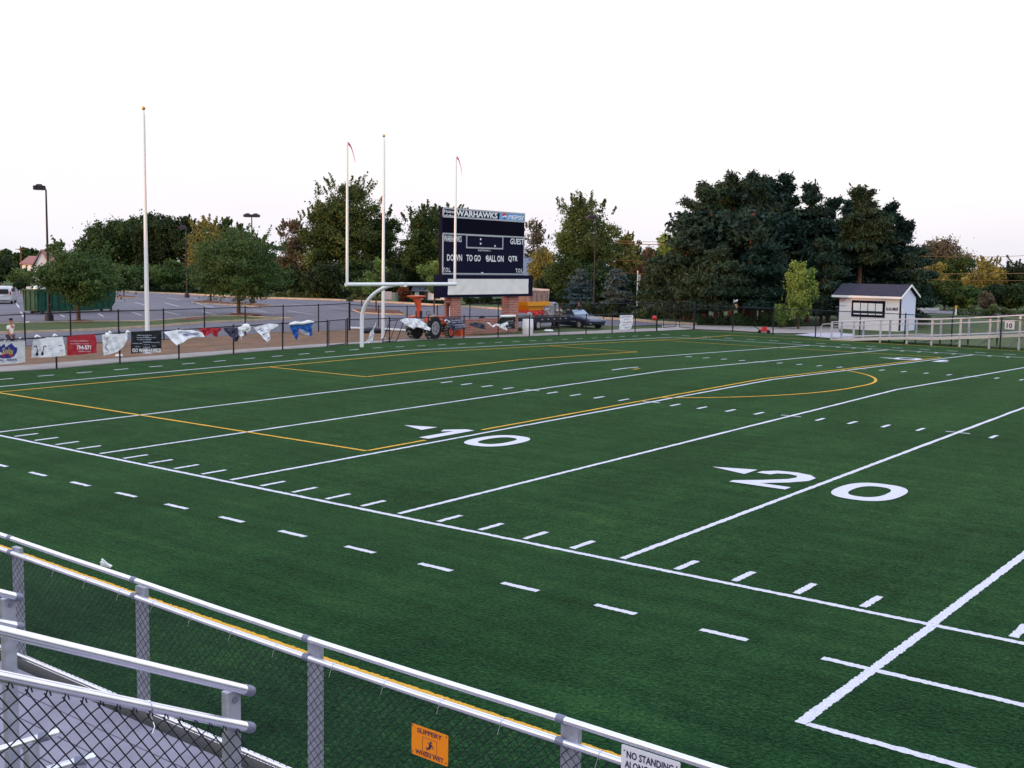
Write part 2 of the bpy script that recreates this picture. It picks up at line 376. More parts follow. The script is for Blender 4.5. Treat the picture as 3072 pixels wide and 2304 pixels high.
def strip(mb, a, b, wid, m, off=.005, fuzz=None):
    """painted line from a to b (yards), wid metres, following the crown, slightly ragged"""
    A = Vector((a[0]*YD, a[1]*YD)); B = Vector((b[0]*YD, b[1]*YD)); d = B-A; ln = d.length; d.normalize(); nn = Vector((-d.y, d.x))
    t = 0.0; ts = []
    while t < ln:
        p = A+d*t; dist = math.hypot(p.x-CAM.x, p.y-CAM.y); ts.append(t); t += .03 if dist < 17 else (.06 if dist < 28 else .35)
    ts.append(ln)
    if (A.y-24.387)*(B.y-24.387) < 0: ts.append((24.387-A.y)/d.y); ts.sort()
    vs = []
    for t in ts:
        p = A+d*t; dist = math.hypot(p.x-CAM.x, p.y-CAM.y); j = .011 if dist < 40 else .004
        for s in (-1, 1):
            q = p+nn*s*(wid/2+random.uniform(-j, j)); vs.append((q.x, q.y, zg(q.x, q.y)+off))
    mb.add(vs, [(2*i, 2*i+1, 2*i+3, 2*i+2) for i in range(len(ts)-1)], m)
LW = .105
wl = MB(); yl = MB(); L_ = M['line']
strip(wl, (-10, 0), (110, 0), LW, L_); strip(wl, (-10, 53.33), (110, 53.33), LW, L_); strip(wl, (-10, 0.06), (-10, 53.27), LW, L_)
for X in range(0, 105, 5):
    if X == 25: strip(wl, (25.06, -4.30), (25.03, -.06), .115, L_); strip(wl, (25, .06), (25, 53.27), LW*1.15, L_)
    else: strip(wl, (X, .17), (X, 53.16), LW, L_)
    if X > 0:
        for yy in (17.5, 35.83): 
            strip(wl, (X-.33, yy), (X-.06, yy), .07, L_); strip(wl, (X+.06, yy), (X+.33, yy), .07, L_)
for X in range(1, 100):
    if X % 5:
        for a, b in ((.17, .82), (17.06, 17.68), (35.65, 36.27), (52.51, 53.16)): strip(wl, (X, a), (X, b), LW, L_, .0055)
x = 24.42
strip(wl, (x, -2.22), (75.6, -2.22), LW, L_, .0045); strip(wl, (25.13, -4.27), (75, -4.27), LW, L_, .006)
x -= 1.6667
while x > -12.4: strip(wl, (x, -2.22), (x+.667, -2.22), LW, L_); x -= 1.6667
x = 22.75
while x > -12.4: strip(wl, (x, 55.5), (x+.667, 55.5), LW, L_); x -= 1.6667
y = 8.25-1.6667*6
while y < 54.8: strip(wl, (-12.2, y), (-12.2, y+.667), LW, L_); y += 1.6667
strip(wl, (3.2, 25.5), (3.2, 27.6), LW, L_)
struct(wl, 'white_field_lines', L_)
Yl = M['yline']; YW = .10
for a, b in (((-8.45, -5.9), (-8.45, 58.9)), ((-8.4, -5.75), (12, -5.97)), ((12, -5.97), (16.4, -6.11)), ((16.4, -6.11), (20, -6.19)), ((20, -6.19), (24, -6.225)), ((24, -6.225), (40, -6.27)), ((-8.4, 58.9), (105, 58.9)), ((-8.39, 4.62), (9.62, 4.62)), ((9.62, 4.68), (9.62, 6.78)), ((9.62, 9.1), (9.62, 48.6)), ((-8.39, 48.66), (9.62, 48.66)),
             ((-8.39, 16.62), (-2.6, 16.62)), ((-2.6, 16.68), (-2.6, 36.8)), ((-8.39, 36.8), (-2.6, 36.8)), ((3.75, 26.3), (3.75, 26.85))): strip(yl, a, b, YW if a[1] > -5.7 or b[1] > 0 else .085, Yl, .0085)
pts = []; a0 = math.acos(6.15/10)
for i in range(61): t = -a0+2*a0*i/60; pts.append((3.55+10*math.cos(t), 26.6+10*math.sin(t)))
for a, b in zip(pts, pts[1:]): strip(yl, a, b, YW, Yl, .010)
struct(yl, 'yellow_field_lines', Yl)

def decal(mb, poly, m, off=.012):
    """outline in yards, triangulated, laid on the crown"""
    P2 = [Vector(p) for p in poly]; r = delaunay_2d_cdt(P2, [(i, (i+1) % len(P2)) for i in range(len(P2))], [], 1, 1e-6)
    mb.add([(p.x*YD, p.y*YD, zg(p.x*YD, p.y*YD)+off) for p in r[0]], [f if (r[0][f[1]]-r[0][f[0]]).cross(r[0][f[2]]-r[0][f[0]]) > 0 else tuple(reversed(f)) for f in r[2]], m)
def ring(mb, cx, cy, ax, ay, ix, iy, m, pw=2.5):
    n = 48; vs = []
    for i in range(n):
        t = 2*PI*i/n; c, s = math.cos(t), math.sin(t); f = lambda v, e: math.copysign(abs(v)**(2/e), v)
        for a, b in ((ax, ay), (ix, iy)): X, Yy = (cx+a*f(c, pw))*YD, (cy+b*f(s, pw))*YD; vs.append((X, Yy, zg(X, Yy)+.012))
    mb.add(vs, [(2*i, 2*((i+1) % n), 2*((i+1) % n)+1, 2*i+1) for i in range(n)], m)
ONE = [(.42, 0), (.78, 0), (.78, 1.95), (.45, 1.95), (.02, 1.48), (.16, 1.18), (.42, 1.45)]
TWO = [(0, 0), (1.36, 0), (1.36, .30), (.62, .30), (1.10, .78), (1.36, 1.22), (1.36, 1.62), (1.12, 1.90), (.72, 2.0), (.28, 1.92), (.02, 1.62), (.0, 1.38), (.34, 1.38), (.42, 1.60), (.66, 1.70), (.90, 1.62), (.98, 1.42), (.90, 1.12), (.50, .66), (0, .20)]
THREE = [(0, .5), (.3, .55), (.45, .3), (.8, .3), (.95, .6), (.8, .9), (.45, .95), (.45, 1.2), (.8, 1.25), (.9, 1.5), (.7, 1.7), (.4, 1.65), (.3, 1.45), (0, 1.5), (.25, 1.9), (.7, 2), (1.15, 1.85), (1.25, 1.45), (1.05, 1.1), (1.3, .75), (1.25, .3), (.9, 0), (.4, 0), (.1, .2)]
def number(X, first, arrow=True, far=False):
    mb = MB(); cy = 53.33/2
    tr = (lambda p: (2*X-p[0], 53.33-p[1])) if far else (lambda p: p)
    D = {'1': ONE, '2': TWO, '3': THREE}[first]; x0 = X-1.63 if first != '1' else X-1.2
    decal(mb, [tr((x0+p[0]*.96, 6.98+p[1]*.97)) for p in D], L_)
    c = tr((X+1.13, 7.93)); ring(mb, c[0], c[1], .68, .98, .36, .62, L_)
    if arrow:
        xt = X-2.75 if first != '1' else X-2.6
        tip = (xt, 8.3); b1 = (xt+.98, 8.64); b2 = (xt+.98, 7.98)
        if far: tip, b1, b2 = (xt, 45.03), (xt+.98, 44.7), (xt+.98, 45.36); decal(mb, [tip, b1, b2], L_)
        else: decal(mb, [tip, b2, b1], L_)
    struct(mb, 'yard_number', L_)
for X, f_ in ((10, '1'), (20, '2'), (30, '3')):
    number(X, f_); number(X, f_, True, True)

# strips behind the end fence
ribbon('dark_edge_strip', -8.9, CORNER.y, -.30, -.02, .012, M['black'])  # flat black strip along the foot of the end fence
ribbon('concrete_path', -20, 57.5, -2.6, -.31, .014, M['concrete'])
ribbon('dirt_bank', -20, 39.2, -12.6, -2.5, .02, M['dirt'], jit=.25)
ribbon('grass_verge', 39.2, 57, -8.3, -2.5, .02, M['grass'], jit=.15)
far_curb = [(-420, 852), (-200, 856), (0, 860), (80, 864), (220, 868), (350, 875.6), (464, 880), (600, 886), (768, 894.6), (1000, 901), (1214, 911), (1390, 922), (1503, 928), (1640, 940), (1810, 957.5), (1900, 962), (1970, 968.5), (2080, 975)]
FCP = [G(*p) for p in far_curb]
near_edge = [(-26.4, -40), (-26.4, 47), (-23.6, 49.6)] + [tuple(G(u, v)[:2]) for u, v in ((1664, 987), (1809, 980), (1970, 975))]
lot = [Vector(p) for p in near_edge] + [Vector((p.x, p.y)) for p in reversed(FCP)] + [Vector((-330, -40))]
flatten(lot, M['asphalt'], 'parking_lot', .0)
mb = MB()
def curbline(mb, P, wd, h, m):
    for a, b in zip(P, P[1:]):
        d = (b-a); d.z = 0; l = d.length; mb.box(((a.x+b.x)/2, (a.y+b.y)/2, h/2-.02), (l+wd*.6, wd, h+.04), m, rz=math.atan2(d.y, d.x))
curbline(mb, FCP, .5, .17, M['curb']); struct(mb, 'far_curb', M['curb'])
# verge between the drive and the parking bays
def poly_px(px, m, name, off): 
    return flatten([tuple(G(*p)[:2]) for p in px], m, name, off)
verge = [(-60, 1003), (105, 998), (300, 991), (480, 980), (633, 968.4), (760, 962.5), (877, 957), (800, 955.5), (720, 951.5), (640, 952), (560, 957), (500, 963), (440, 967), (300, 968), (105, 972), (-60, 977)]
poly_px(verge, M['grass'], 'grass_verge', .09)
mb = MB(); VP = [G(*p) for p in verge]; curbline(mb, VP+[VP[0]], .16, .13, M['curb']); struct(mb, 'verge_curb', M['curb'])
for px in ([(200, 966), (250, 963), (285, 967), (262, 974), (215, 972)], [(560, 957), (640, 950.5), (600, 962), (540, 966)], [(690, 944), (720, 941), (790, 946), (740, 953), (690, 951)]): poly_px(px, M['mulch'], 'mulch_patch', .11)
for px in ([(575, 907), (620, 903), (690, 910), (770, 913), (820, 918), (780, 922), (700, 916), (600, 911)], [(352, 888), (400, 890), (416, 894), (350, 895)], [(1060, 931), (1120, 928), (1200, 934), (1215, 945), (1150, 943), (1080, 939)], [(60, 876), (110, 874), (130, 882), (60, 884)]):
    flatten([tuple(G(*p)[:2]) for p in px], M['mulch'], 'mulch_island', .10)
    mb = MB(); q = [G(*p) for p in px]; curbline(mb, q+[q[0]], .15, .10, M['curb']); struct(mb, 'island_curb', M['curb'])
# painted bays
mb = MB()
def seg(mb, a, b, wd, m, off=.006):
    A = G(*a); B = G(*b); d = B-A; d.z = 0; d.normalize(); nn = Vector((-d.y, d.x, 0))*wd/2; up = Vector((0, 0, off))
    mb.face([A-nn+up, B-nn+up, B+nn+up, A+nn+up], m)
for a, b in (((405, 907), (435, 915.5)), ((494, 908), (538, 919.8)), ((396, 936.7), (426, 946.4)), ((494, 934.6), (538, 945)), ((607.7, 934.6), (650, 945)), ((295, 941), (310, 949.5)), ((181, 944), (194, 951)), ((36, 896), (42, 904)), ((48, 908), (57, 923)), ((62, 935), (72, 952)),
             ((590, 910), (640, 922)), ((700, 936), (760, 950)), ((740, 931), (830, 942)), ((860, 932), (940, 944)), ((500, 893), (540, 900)), ((760, 928), (800, 936)), ((880, 913), (960, 920)), ((600, 897), (560, 890)), ((980, 920), (1040, 926))): seg(mb, a, b, .13, M['paint'])
struct(mb, 'parking_bay_lines', M['paint'])
mb = MB(); seg(mb, (1000, 930), (1240, 947), 1.5, M['asphalt2']); seg(mb, (-20, 1016), (400, 998), .5, M['asphalt2'], .004); struct(mb, 'asphalt_patch', M['asphalt2'])
# right-hand side: path along the corner, gravel, slab, road behind the pines
flatten([tuple(G(*p)[:2]) for p in ((1985, 977), (2050, 975), (2200, 977), (2340, 983), (2470, 977.5), (2512, 979), (2520, 1000), (2400, 1000), (2330, 1000), (2200, 992), (2085, 987.5), (1990, 992))], M['concrete'], 'gravel_path', .012)
flatten([tuple(G(*p)[:2]) for p in ((2384, 1006), (2440, 1000), (2500, 999), (2560, 1003), (2560, 1016), (2490, 1015))], M['slab'], 'concrete_slab', .03)
flatten([(-34, 108), (40, 112), (120, 100), (120, 108), (40, 121), (-34, 118)], M['asphalt'], 'far_road', .01)

# unseen bumpy ridge added behind the stand to keep the low sun off the pitch
mb = MB(); random.seed(8); n = 70; vs = []
for i in range(n+1):
    x = -330+i*11; h = 9.6+2.2*math.sin(i*.53)+1.6*math.sin(i*1.31+1)+random.uniform(-.9, .9)
    vs += [(x, -118, -.2), (x, -124, h*.8), (x, -132, h), (x, -150, -.2)]
mb.add(vs, [(4*i+k, 4*i+4+k, 4*i+5+k, 4*i+1+k) for i in range(n) for k in range(3)], M['meadow']); struct(mb, 'sun_block_ridge', M['meadow'])

# ================================================================== FENCES
V = Vector
def chain(mb, a, b, z0, z1, m, cell=.072, r=.0016, zf0=None):
    """diamond wire mesh in the vertical plane through a-b; z0, z1 heights above each foot"""
    A = V(a); B = V(b); d = V((B.x-A.x, B.y-A.y, 0)); L = d.length; d.normalize(); h = z1-z0; nn = V((-d.y, d.x, 0))
    zb = lambda t: A.z+(B.z-A.z)*t/L+z0
    def wire(t0, s0, t1, s1, off):
        p = V((A.x+d.x*t0, A.y+d.y*t0, zb(t0)+s0))+nn*off; q = V((A.x+d.x*t1, A.y+d.y*t1, zb(t1)+s1))+nn*off
        w_ = (q-p).normalized().cross(nn)*r
        k = nn*r
        mb.add([p-w_, p+w_, p+k, q-w_, q+w_, q+k], [(0, 1, 4, 3), (1, 2, 5, 4), (2, 0, 3, 5)], m)
    t = -h
    while t < L:
        a0 = max(0, -t); a1 = min(h, L-t)
        if a1 > a0+.01:
            wire(t+a0, a0, t+a1, a1, r); wire(t+a0, h-a0, t+a1, h-a1, -r)
        t += cell
def fence(name, label, feet, hgt, m, pr=.035, group=None, closed_bottom=True, mesh=True, hs=None, cellw=.072, tall=()):
    o = thing(name, label, 'fence', feet[0], 0, group)
    hs = hs or [hgt]*len(feet)
    for i, p in enumerate(feet):
        h = hs[i]+.05; r = pr*1.5 if i in tall else pr
        mb = MB(); mb.tube([p, (p.x, p.y, p.z+h)], r, m, 8); mb.ball((p.x, p.y, p.z+h), r*1.15, m, 8); mb.build('post', m, o)
    for i, (a, b) in enumerate(zip(feet, feet[1:])):
        mb = MB(); mb.tube([(a.x, a.y, a.z+hs[i]), (b.x, b.y, b.z+hs[i+1])], .026, m, 8); mb.build('top_rail', m, o)
        if mesh:
            mb = MB(); chain(mb, a, b, .04, min(hs[i], hs[i+1]), m, cellw); mb.build('chain_link', M['wire'], o)
    return o
BLK = M['black']
feet1 = [G(-140, 1131), G(-60, 1124.5)]+EF[1:7]
# the photograph shows a post at every third metre; the first one stands just outside the frame
fence('chain_link_fence', 'low black chain link fence hung with banners, left of the goal post', feet1, 1.22, BLK)
g0, g1 = EF[6], EF[7]
def gate(name, label, a, b, h, m, lean=0.0, braces=True):
    o = thing(name, label, 'gate', a); a = V(a); b = V(b); d = b-a; mb = MB(); top = V((d.x*lean, d.y*lean, h))
    e = .06; lo = V((0, 0, e))
    mb.tube([a+lo, a+top], .024, m, 8); mb.tube([b+lo, b+top], .024, m, 8); mb.tube([a+top, b+top], .024, m, 8); mb.tube([a+lo, b+lo], .024, m, 8)
    mb.build('frame', m, o)
    mb = MB(); chain(mb, a+lo, b+lo, 0, h-e, m) if not lean else None
    if mb.v: mb.build('chain_link', M['wire'], o)
    if braces: mb = MB(); mb.tube([(a+b)/2+lo, (a+b)/2+top], .018, m, 8); mb.box((a+top*.55), (.06, .22, .06), m); mb.build('brace', m, o)
    return o
gate('fence_gate', 'narrow black gate in the low fence just left of the white goal post', EF[6]+V((0, .1, 0)), EF[7]-V((0, .1, 0)), 1.25, BLK, 0, False)
gate('gate_leaf', 'loose black gate frame leaning against the low fence right of the goal post', ATX(1147, 1030, EF[8].x-.3)*1+V((0, 0, .02)), ATX(1190, 1027, EF[8].x-.3)+V((0, 0, .02)), 1.15, BLK, .55)
fence('chain_link_fence', 'low black chain link fence right of the goal post, in front of the brick scoreboard', EF[7:9]+EF[9:], 1.24, BLK, tall=(10,), hs=[1.24]*10+[1.95])
# tall gate posts and open gates between the end fence and the side fence
gp = [G(1988, 987), G(2029, 984.5), G(2039, 985), G(2082, 989.3)]
gate('fence_gate', 'tall black chain link gate standing open at the corner, left leaf', G(1990, 985), G(2028, 981), 1.9, BLK, 0, False)
gate('fence_gate', 'tall black chain link gate standing open at the corner, right leaf', G(2038, 983), G(2080, 987), 1.9, BLK, 0, False)
fs = FS + [G(3150, 1058)]
fence('chain_link_fence', 'tall black chain link fence along the far sideline, past the white shed', fs, 1.74, BLK, .04, tall=(0,), cellw=.1)
of = [G(-75, 1045), G(76, 1036), G(213, 1030.5), G(356.6, 1025), G(491.6, 1019), G(614, 1012.7), G(736, 1006.5), G(849.8, 1001), G(955.6, 996), G(1048, 992)]
fence('chain_link_fence', 'tall black chain link fence between the brown dirt bank and the parking lot drive', of, 1.66, BLK, .04, cellw=.1, tall=(9,), hs=[1.5, 1.55, 1.6, 1.62, 1.62, 1.64, 1.65, 1.66, 1.68, 1.75])
of2 = [G(1050, 992), G(1135.6, 988.5), G(1221, 985.5), G(1311.5, 983.5), G(1409, 982), G(1494, 982.5), G(1580, 985), G(1664, 987), G(1738, 983), G(1810, 979.5), G(1890, 977), G(1970, 975.5)]
fence('chain_link_fence', 'tall black chain link fence between the scoreboard and the blue car', of2, 1.5, BLK, .035, cellw=.1, hs=[1.68, 1.52, 1.47, 1.5, 1.62, 1.75, 1.8, 1.72, 1.7, 1.66, 1.68, 1.7])

# ================================================================== GOAL POST
gx = -10*YD-.12; gy = 26.67*YD; gz = .33; W2 = 3.56; zb = gz+3.05
o = thing('goal_post', 'white football goal post with a curved gooseneck, its crossbar in front of the scoreboard', 'goal post', (-11.55, gy, gz))
mb = MB(); mb.tube([(gx, gy-W2-.08, zb), (gx, gy+W2+.08, zb)], .085, M['whitebar'], 16); mb.build('crossbar', None, o)
for s in (-1, 1):
    mb = MB(); mb.tube([(gx, gy+s*W2, zb), (gx, gy+s*W2, zb+6.1)], [.062, .045], M['whitebar'], 12); u = mb.build('upright', None, o)
    mb = MB(); pts = [V((gx, gy+s*W2+.02, zb+6.12))+V((-.12*t, .55*t**.75*1.0, -.75*t**1.4)) for t in (0, .2, .4, .6, .8, 1.0)]
    for a, b in zip(pts, pts[1:]): mb.prism([a, b, b+V((0, .02, -.13)), a+V((0, .02, -.13))], (.01, .004, 0), M['windsock'])
    mb.build('wind_ribbon', None, o)
bp = G(1088, 1041); pts = []
bx = bp.x
for i in range(15):
    t = i/14*PI/2; pts.append((bx+(gx-bx)*(1-math.cos(t))**1.0, gy, zb-1.75+1.75*math.sin(t)))
mb = MB(); mb.tube([(bx, gy, zg(bx, gy)-.05), (bx, gy, zb-1.75)]+pts[1:], .092, M['whitebar'], 16); mb.build('gooseneck', None, o)
mb = MB(); mb.box((gx, gy, zb-.03), (.22, .22, .16), M['whitebar']); mb.build('clamp', None, o)

# ================================================================== FLAGPOLES
def flagpole(u, v, vtop, label):
    p = G(u, v); h = zat(vtop, p)-p.z
    o = thing('flagpole', label, 'flagpole', p, 0, 'bare white flagpoles on the dirt bank')
    mb = MB(); mb.tube([p, (p.x, p.y, p.z+h*.25), (p.x, p.y, p.z+h-.12)], [.10, .095, .045], M['white'], 14); mb.build('pole', None, o)
    mb = MB(); mb.ball((p.x, p.y, p.z+h-.04), .085, M['gold'], 14); mb.build('ball_finial', None, o)
    mb = MB(); mb.tube([(p.x+.13, p.y-.02, p.z+1.0), (p.x+.13, p.y-.02, p.z+h-.3)], .006, M['rope'], 5); mb.build('halyard', None, o)
    mb = MB(); mb.tube([(p.x, p.y, p.z-.1), (p.x, p.y, p.z+.07)], [.22, .19], M['slab'], 16); mb.build('footing', None, o)
flagpole(443, 1063, 322, 'tall bare white flagpole left of the goal post, behind the black banner')
flagpole(1149, 1018, 405, 'white flagpole seen between the two goal post uprights')

# ================================================================== LAMP POSTS
def lamppost(u, v, vtop, label, heads, rz=0.0, rust=False):
    p = G(u, v) if v else gd(u, 118); h = zat(vtop, p)
    o = thing('lamp_post', label, 'lamp post', p, 0, 'parking lot lamp posts'); m = M['lamp']
    mb = MB(); mb.tube([p+V((0, 0, .6)), p+V((0, 0, h-.35))], [.10, .055], m, 10); mb.build('pole', None, o)
    mb = MB(); mb.tube([p, p+V((0, 0, .35)), p+V((0, 0, .5)), p+V((0, 0, .75))], [.30, .30, .2, .14], m, 12); mb.build('base', None, o)
    for a in heads:
        c = V((math.cos(rz+a), math.sin(rz+a), 0)); q = p+c*.42+V((0, 0, h-.25))
        mb = MB(); mb.box(q, (.80, .64, .28), m, rz=rz+a, bev=.05); mb.box(q+V((0, 0, .19)), (.54, .44, .12), m, rz=rz+a, taper=.55)
        hd = mb.build('lamp_head', None, o)
        mb = MB(); mb.box(q-V((0, 0, .145)), (.5, .42, .03), M['glass'], rz=rz+a); mb.build('lens', None, hd)
        mb = MB(); mb.tube([p+V((0, 0, h-.3)), q], .05, m, 8); mb.build('arm', None, o)
lamppost(148, 962, 553, 'tall dark lamp post left of the flagpole with its square head against the sky', (PI, ), math.atan2(R0.y, R0.x)+.35)
lamppost(757, 909, 640, 'twin headed dark lamp post rising behind the green tree on the parking lot', (0, PI), math.atan2(R0.y, R0.x))
lamppost(561, 893, 677, 'slim brown lamp post in front of the trees right of the tall flagpole', (0,), math.atan2(R0.y, R0.x)+PI)
lamppost(1781, 946, 645, 'rust coloured lamp post standing between the two blue spruces', (PI,), math.atan2(R0.y, R0.x)+.2)

# ================================================================== SCOREBOARD
XS = G(1355, 1008).x; sbx = XS
def SY(u, v): p = ATX(u, v, sbx); return p.y, p.z
yl_, _ = SY(1355, 900); y0, zt = SY(1330.5, 624); y1, zt2 = SY(1577, 637); zt = (zt+zt2)/2; _, zbm = SY(1452, 825); _, zc0 = SY(1452, 890.5)
sb = thing('scoreboard', 'navy football scoreboard on two brick pillars, white lettering and a blank white message panel', 'scoreboard', (sbx, (y0+y1)/2, 0))
yA, yB = SY(1320.6, 850)[0], SY(1589.7, 850)[0]
def yv(u): return SY(u, 730)[0]
# main board
mb = MB(); mb.box((sbx-.205, (y0+y1)/2, (zt+zbm)/2), (.26, y1-y0, zt-zbm), M['navy']); main = mb.build('board', None, sb)
xf = sbx-.075
mb = MB()
def frame(mb, ya, yb, za, zc, t, m, x):
    for c, d in (((x, (ya+yb)/2, za+t/2), (.03, yb-ya, t)), ((x, (ya+yb)/2, zc-t/2), (.03, yb-ya, t)), ((x+.002, ya+t/2, (za+zc)/2), (.03, t, zc-za)), ((x+.002, yb-t/2, (za+zc)/2), (.03, t, zc-za))): mb.box(c, d, m)
def ZV(u, v): return SY(u, v)[1]
zs1 = (ZV(1330, 655.5)+ZV(1577, 664))/2       # lower edge of the sponsor strip
zs2 = (ZV(1330, 700.5)+ZV(1577, 708))/2       # upper edge of the score panel
tr = .10
frame(mb, y0, y1, zs1, zt, tr, M['silver'], xf+.02); frame(mb, y0, y1, zbm+.02, zs2, tr*.9, M['silver'], xf+.02)
ca, cb = yv(1400), yv(1511); frame(mb, ca, cb, (ZV(1400, 745)+ZV(1511, 748))/2, zs2-.02, .085, M['silver'], xf+.028)
mb.build('silver_trim', None, sb)
mb = MB(); mb.box((xf+.004, (y0+y1)/2, (zs1+zs2)/2), (.02, y1-y0-.04, zs1-zs2-.04), M['led'])
for i in range(22): mb.box((xf+.018, (y0+y1)/2, zs2+.04+(zs1-zs2-.08)*(i+.5)/22), (.02, y1-y0-.1, .012), M['navy'])
mb.build('led_display', None, sb)
ys_ = yv(1498)
mb = MB(); mb.box((xf+.006, (ys_+y1)/2, (zs1+zt)/2), (.03, y1-ys_-tr, zt-zs1-2*tr*.9), M['pblue']); spn = mb.build('sponsor_panel', None, sb)
mb = MB(); W_ = M['bwhite']; YV, ZZ = V((0, 1, 0)), V((0, 0, 1))
def lab(s, u0, v0, u1, v1, m, bold=.02, x=xf+.012, p=None, sh=0.0):
    """word whose box runs from pixel (u0, v0 bottom left) to (u1, v1 top right)"""
    ya, za = SY(u0, v0); yb = SY(u1, v0)[0]; zc = (SY(u0, v1)[1])
    mb = MB(); text_mb(mb, s, (x, ya, za), YV, ZZ, yb-ya, zc-za, m, bold, .012, sh); mb.build('lettering', None, sb)
hs = (zt-zs1); lab('Home', 1334.5, 638, 1364, 628, W_); lab('of the', 1334.5, 650.5, 1363, 641, W_)
z0_ = zs1+hs*.21; mb = MB(); text_mb(mb, 'WARHAWKS', (xf+.012, yv(1369), z0_), YV, ZZ, yv(1493.5)-yv(1369), hs*.62, W_, .035, .012); mb.build('lettering', None, sb)
ta, tb = zs2-.16, zs2-.60
def word(s, u0, u1, zlow, h, bold=.02, m=W_):
    mb = MB(); text_mb(mb, s, (xf+.012, yv(u0), zlow), YV, ZZ, yv(u1)-yv(u0), h, m, bold, .012); mb.build('lettering', None, sb)
word('WARHAWKS', 1333.5, 1386.5, zs2-.52, .38, .015); word('GUEST', 1532.5, 1573.5, zs2-.52, .38, .02)
zr = (ZV(1345, 783.5)+ZV(1555, 786))/2
word('DOWN', 1343.5, 1388.5, zr, .40); word('TO GO', 1401.5, 1444.5, zr, .40); word('BALL ON', 1462.5, 1513.5, zr, .40); word('QTR', 1527.5, 1555.5, zr, .40)
word('T.O.L.', 1331.6, 1355, zbm+.17, .26); word('T.O.L.', 1550, 1573, zbm+.17, .26)
word('DAKTRONICS', 1436, 1474, (ZV(1436, 754)+ZV(1474, 754))/2, .11, .0)
for u, v in ((1444, 717.5), (1444, 731), (1487, 738.3)):
    mb = MB(); y_, z_ = SY(u, v); mb.box((xf+.02, y_, z_), (.02, .11, .11), W_); mb.build('display_dot', None, sb)
mb = MB()
y_, z_ = SY(1448, 820); mb.box((xf+.03, y_, zbm+.13), (.05, .16, .08), W_)
y_, z_ = SY(1461, 770); mb.prism([(xf+.03, y_-.08, z_), (xf+.05, y_+.1, z_+.10), (xf+.02, y_+.02, z_-.04), (xf+.03, y_-.04, z_-.22)], (.02, 0, 0), W_)
mb.build('torn_film', None, sb)
# sponsor mark: a ball of red over blue with a white wave, and slanted letters
mb = MB(); cy_, cz_ = yv(1514), (zs1+zt)/2+.02; r_ = hs*.40; xb = xf+.024
def disc(mb, cy, cz, r, m, x, a0=0, a1=2*PI, n=28, sy=1.0):
    mb.face([(x, cy+r*sy*math.cos(a0+(a1-a0)*i/n), cz+r*math.sin(a0+(a1-a0)*i/n)) for i in range(n)], m)
disc(mb, cy_, cz_, r_*1.08, W_, xb); 
mb.face([(xb+.004, cy_+r_*math.cos(t), cz_+r_*math.sin(t)) for t in np.linspace(R(8), R(188), 16)]+[(xb+.004, cy_-r_*.45, cz_-.02*r_), (xb+.004, cy_, cz_+.22*r_), (xb+.004, cy_+r_*.5, cz_+.22*r_)], M['pred'])
mb.face([(xb+.004, cy_+r_*math.cos(t), cz_+r_*math.sin(t)) for t in np.linspace(R(200), R(352), 14)]+[(xb+.004, cy_+r_*.5, cz_-.35*r_), (xb+.004, cy_, cz_-.2*r_), (xb+.004, cy_-r_*.5, cz_-.42*r_)], M['pdblue'])
text_mb(mb, 'PEPSI', (xf+.024, yv(1523), zs1+hs*.24), YV, ZZ, yv(1571.5)-yv(1523), hs*.46, W_, .03, .012, .3)
mb.build('sponsor_logo', None, spn)
# message cabinet
mb = MB(); zc1 = zbm-.015; mb.box((sbx-.14, (yA+yB)/2, (zc0+zc1)/2), (.75, yB-yA, zc1-zc0), M['navy']); cab = mb.build('message_cabinet', None, sb)
ya, yb = SY(1334, 860)[0], SY(1575.5, 860)[0]; za_, zb_ = ZV(1452, 882.5), ZV(1452, 836.5)
mb = MB(); nn_ = 40; vs = []
for j in range(9):
    for i in range(nn_+1):
        y_ = ya+(yb-ya)*i/nn_; z_ = za_+(zb_-za_)*j/8; q = (i/nn_-.5)
        vs.append((sbx+.262+.010*math.sin(q*38*(1 if q > 0 else 1)+ (j/8)*(9 if q > 0 else -9))*min(1, abs(q)*3), y_, z_))
mb.add(vs, [(j*(nn_+1)+i, j*(nn_+1)+i+1, (j+1)*(nn_+1)+i+1, (j+1)*(nn_+1)+i) for j in range(8) for i in range(nn_)], M['screen'], True); mb.build('message_panel', None, cab)
# pillars and brick wall
p1a, p1b = SY(1355, 960)[0], SY(1382, 960)[0]; p2a, p2b = SY(1527, 960)[0], SY(1554.5, 960)[0]
xl = .62
for k_, (a, b) in enumerate(((p1a, p1b), (p2a, p2b))):
    mb = MB(); z1_ = zc0-.01
    if k_ == 0:     # the left pillar has a tall window slot in its side
        zo0, zo1 = 1.05+.15, 2.0
        mb.box((sbx-xl/2, (a+b)/2, zo0/2-.05), (xl, b-a, zo0+.1), M['brick']); mb.box((sbx-xl/2, (a+b)/2, (zo1+z1_)/2), (xl, b-a, z1_-zo1), M['brick'])
        mb.box((sbx-.07, (a+b)/2, (zo0+zo1)/2), (.14, b-a, zo1-zo0), M['brick']); mb.box((sbx-xl+.08, (a+b)/2, (zo0+zo1)/2), (.16, b-a, zo1-zo0), M['brick']); mb.box((sbx-xl/2, b-.1, (zo0+zo1)/2), (xl-.3, .2, zo1-zo0), M['dark'])
        pl = mb.build('brick_pillar', None, sb)
        mb = MB(); mb.box((sbx-.22, a+.12, 1.5), (.14, .10, .62), M['whitecloth'], bev=.02); mb.build('meter_box', None, pl)
    else:
        mb.box((sbx-xl/2, (a+b)/2, z1_/2-.05), (xl, b-a, z1_+.1), M['brick']); mb.build('brick_pillar', None, sb)
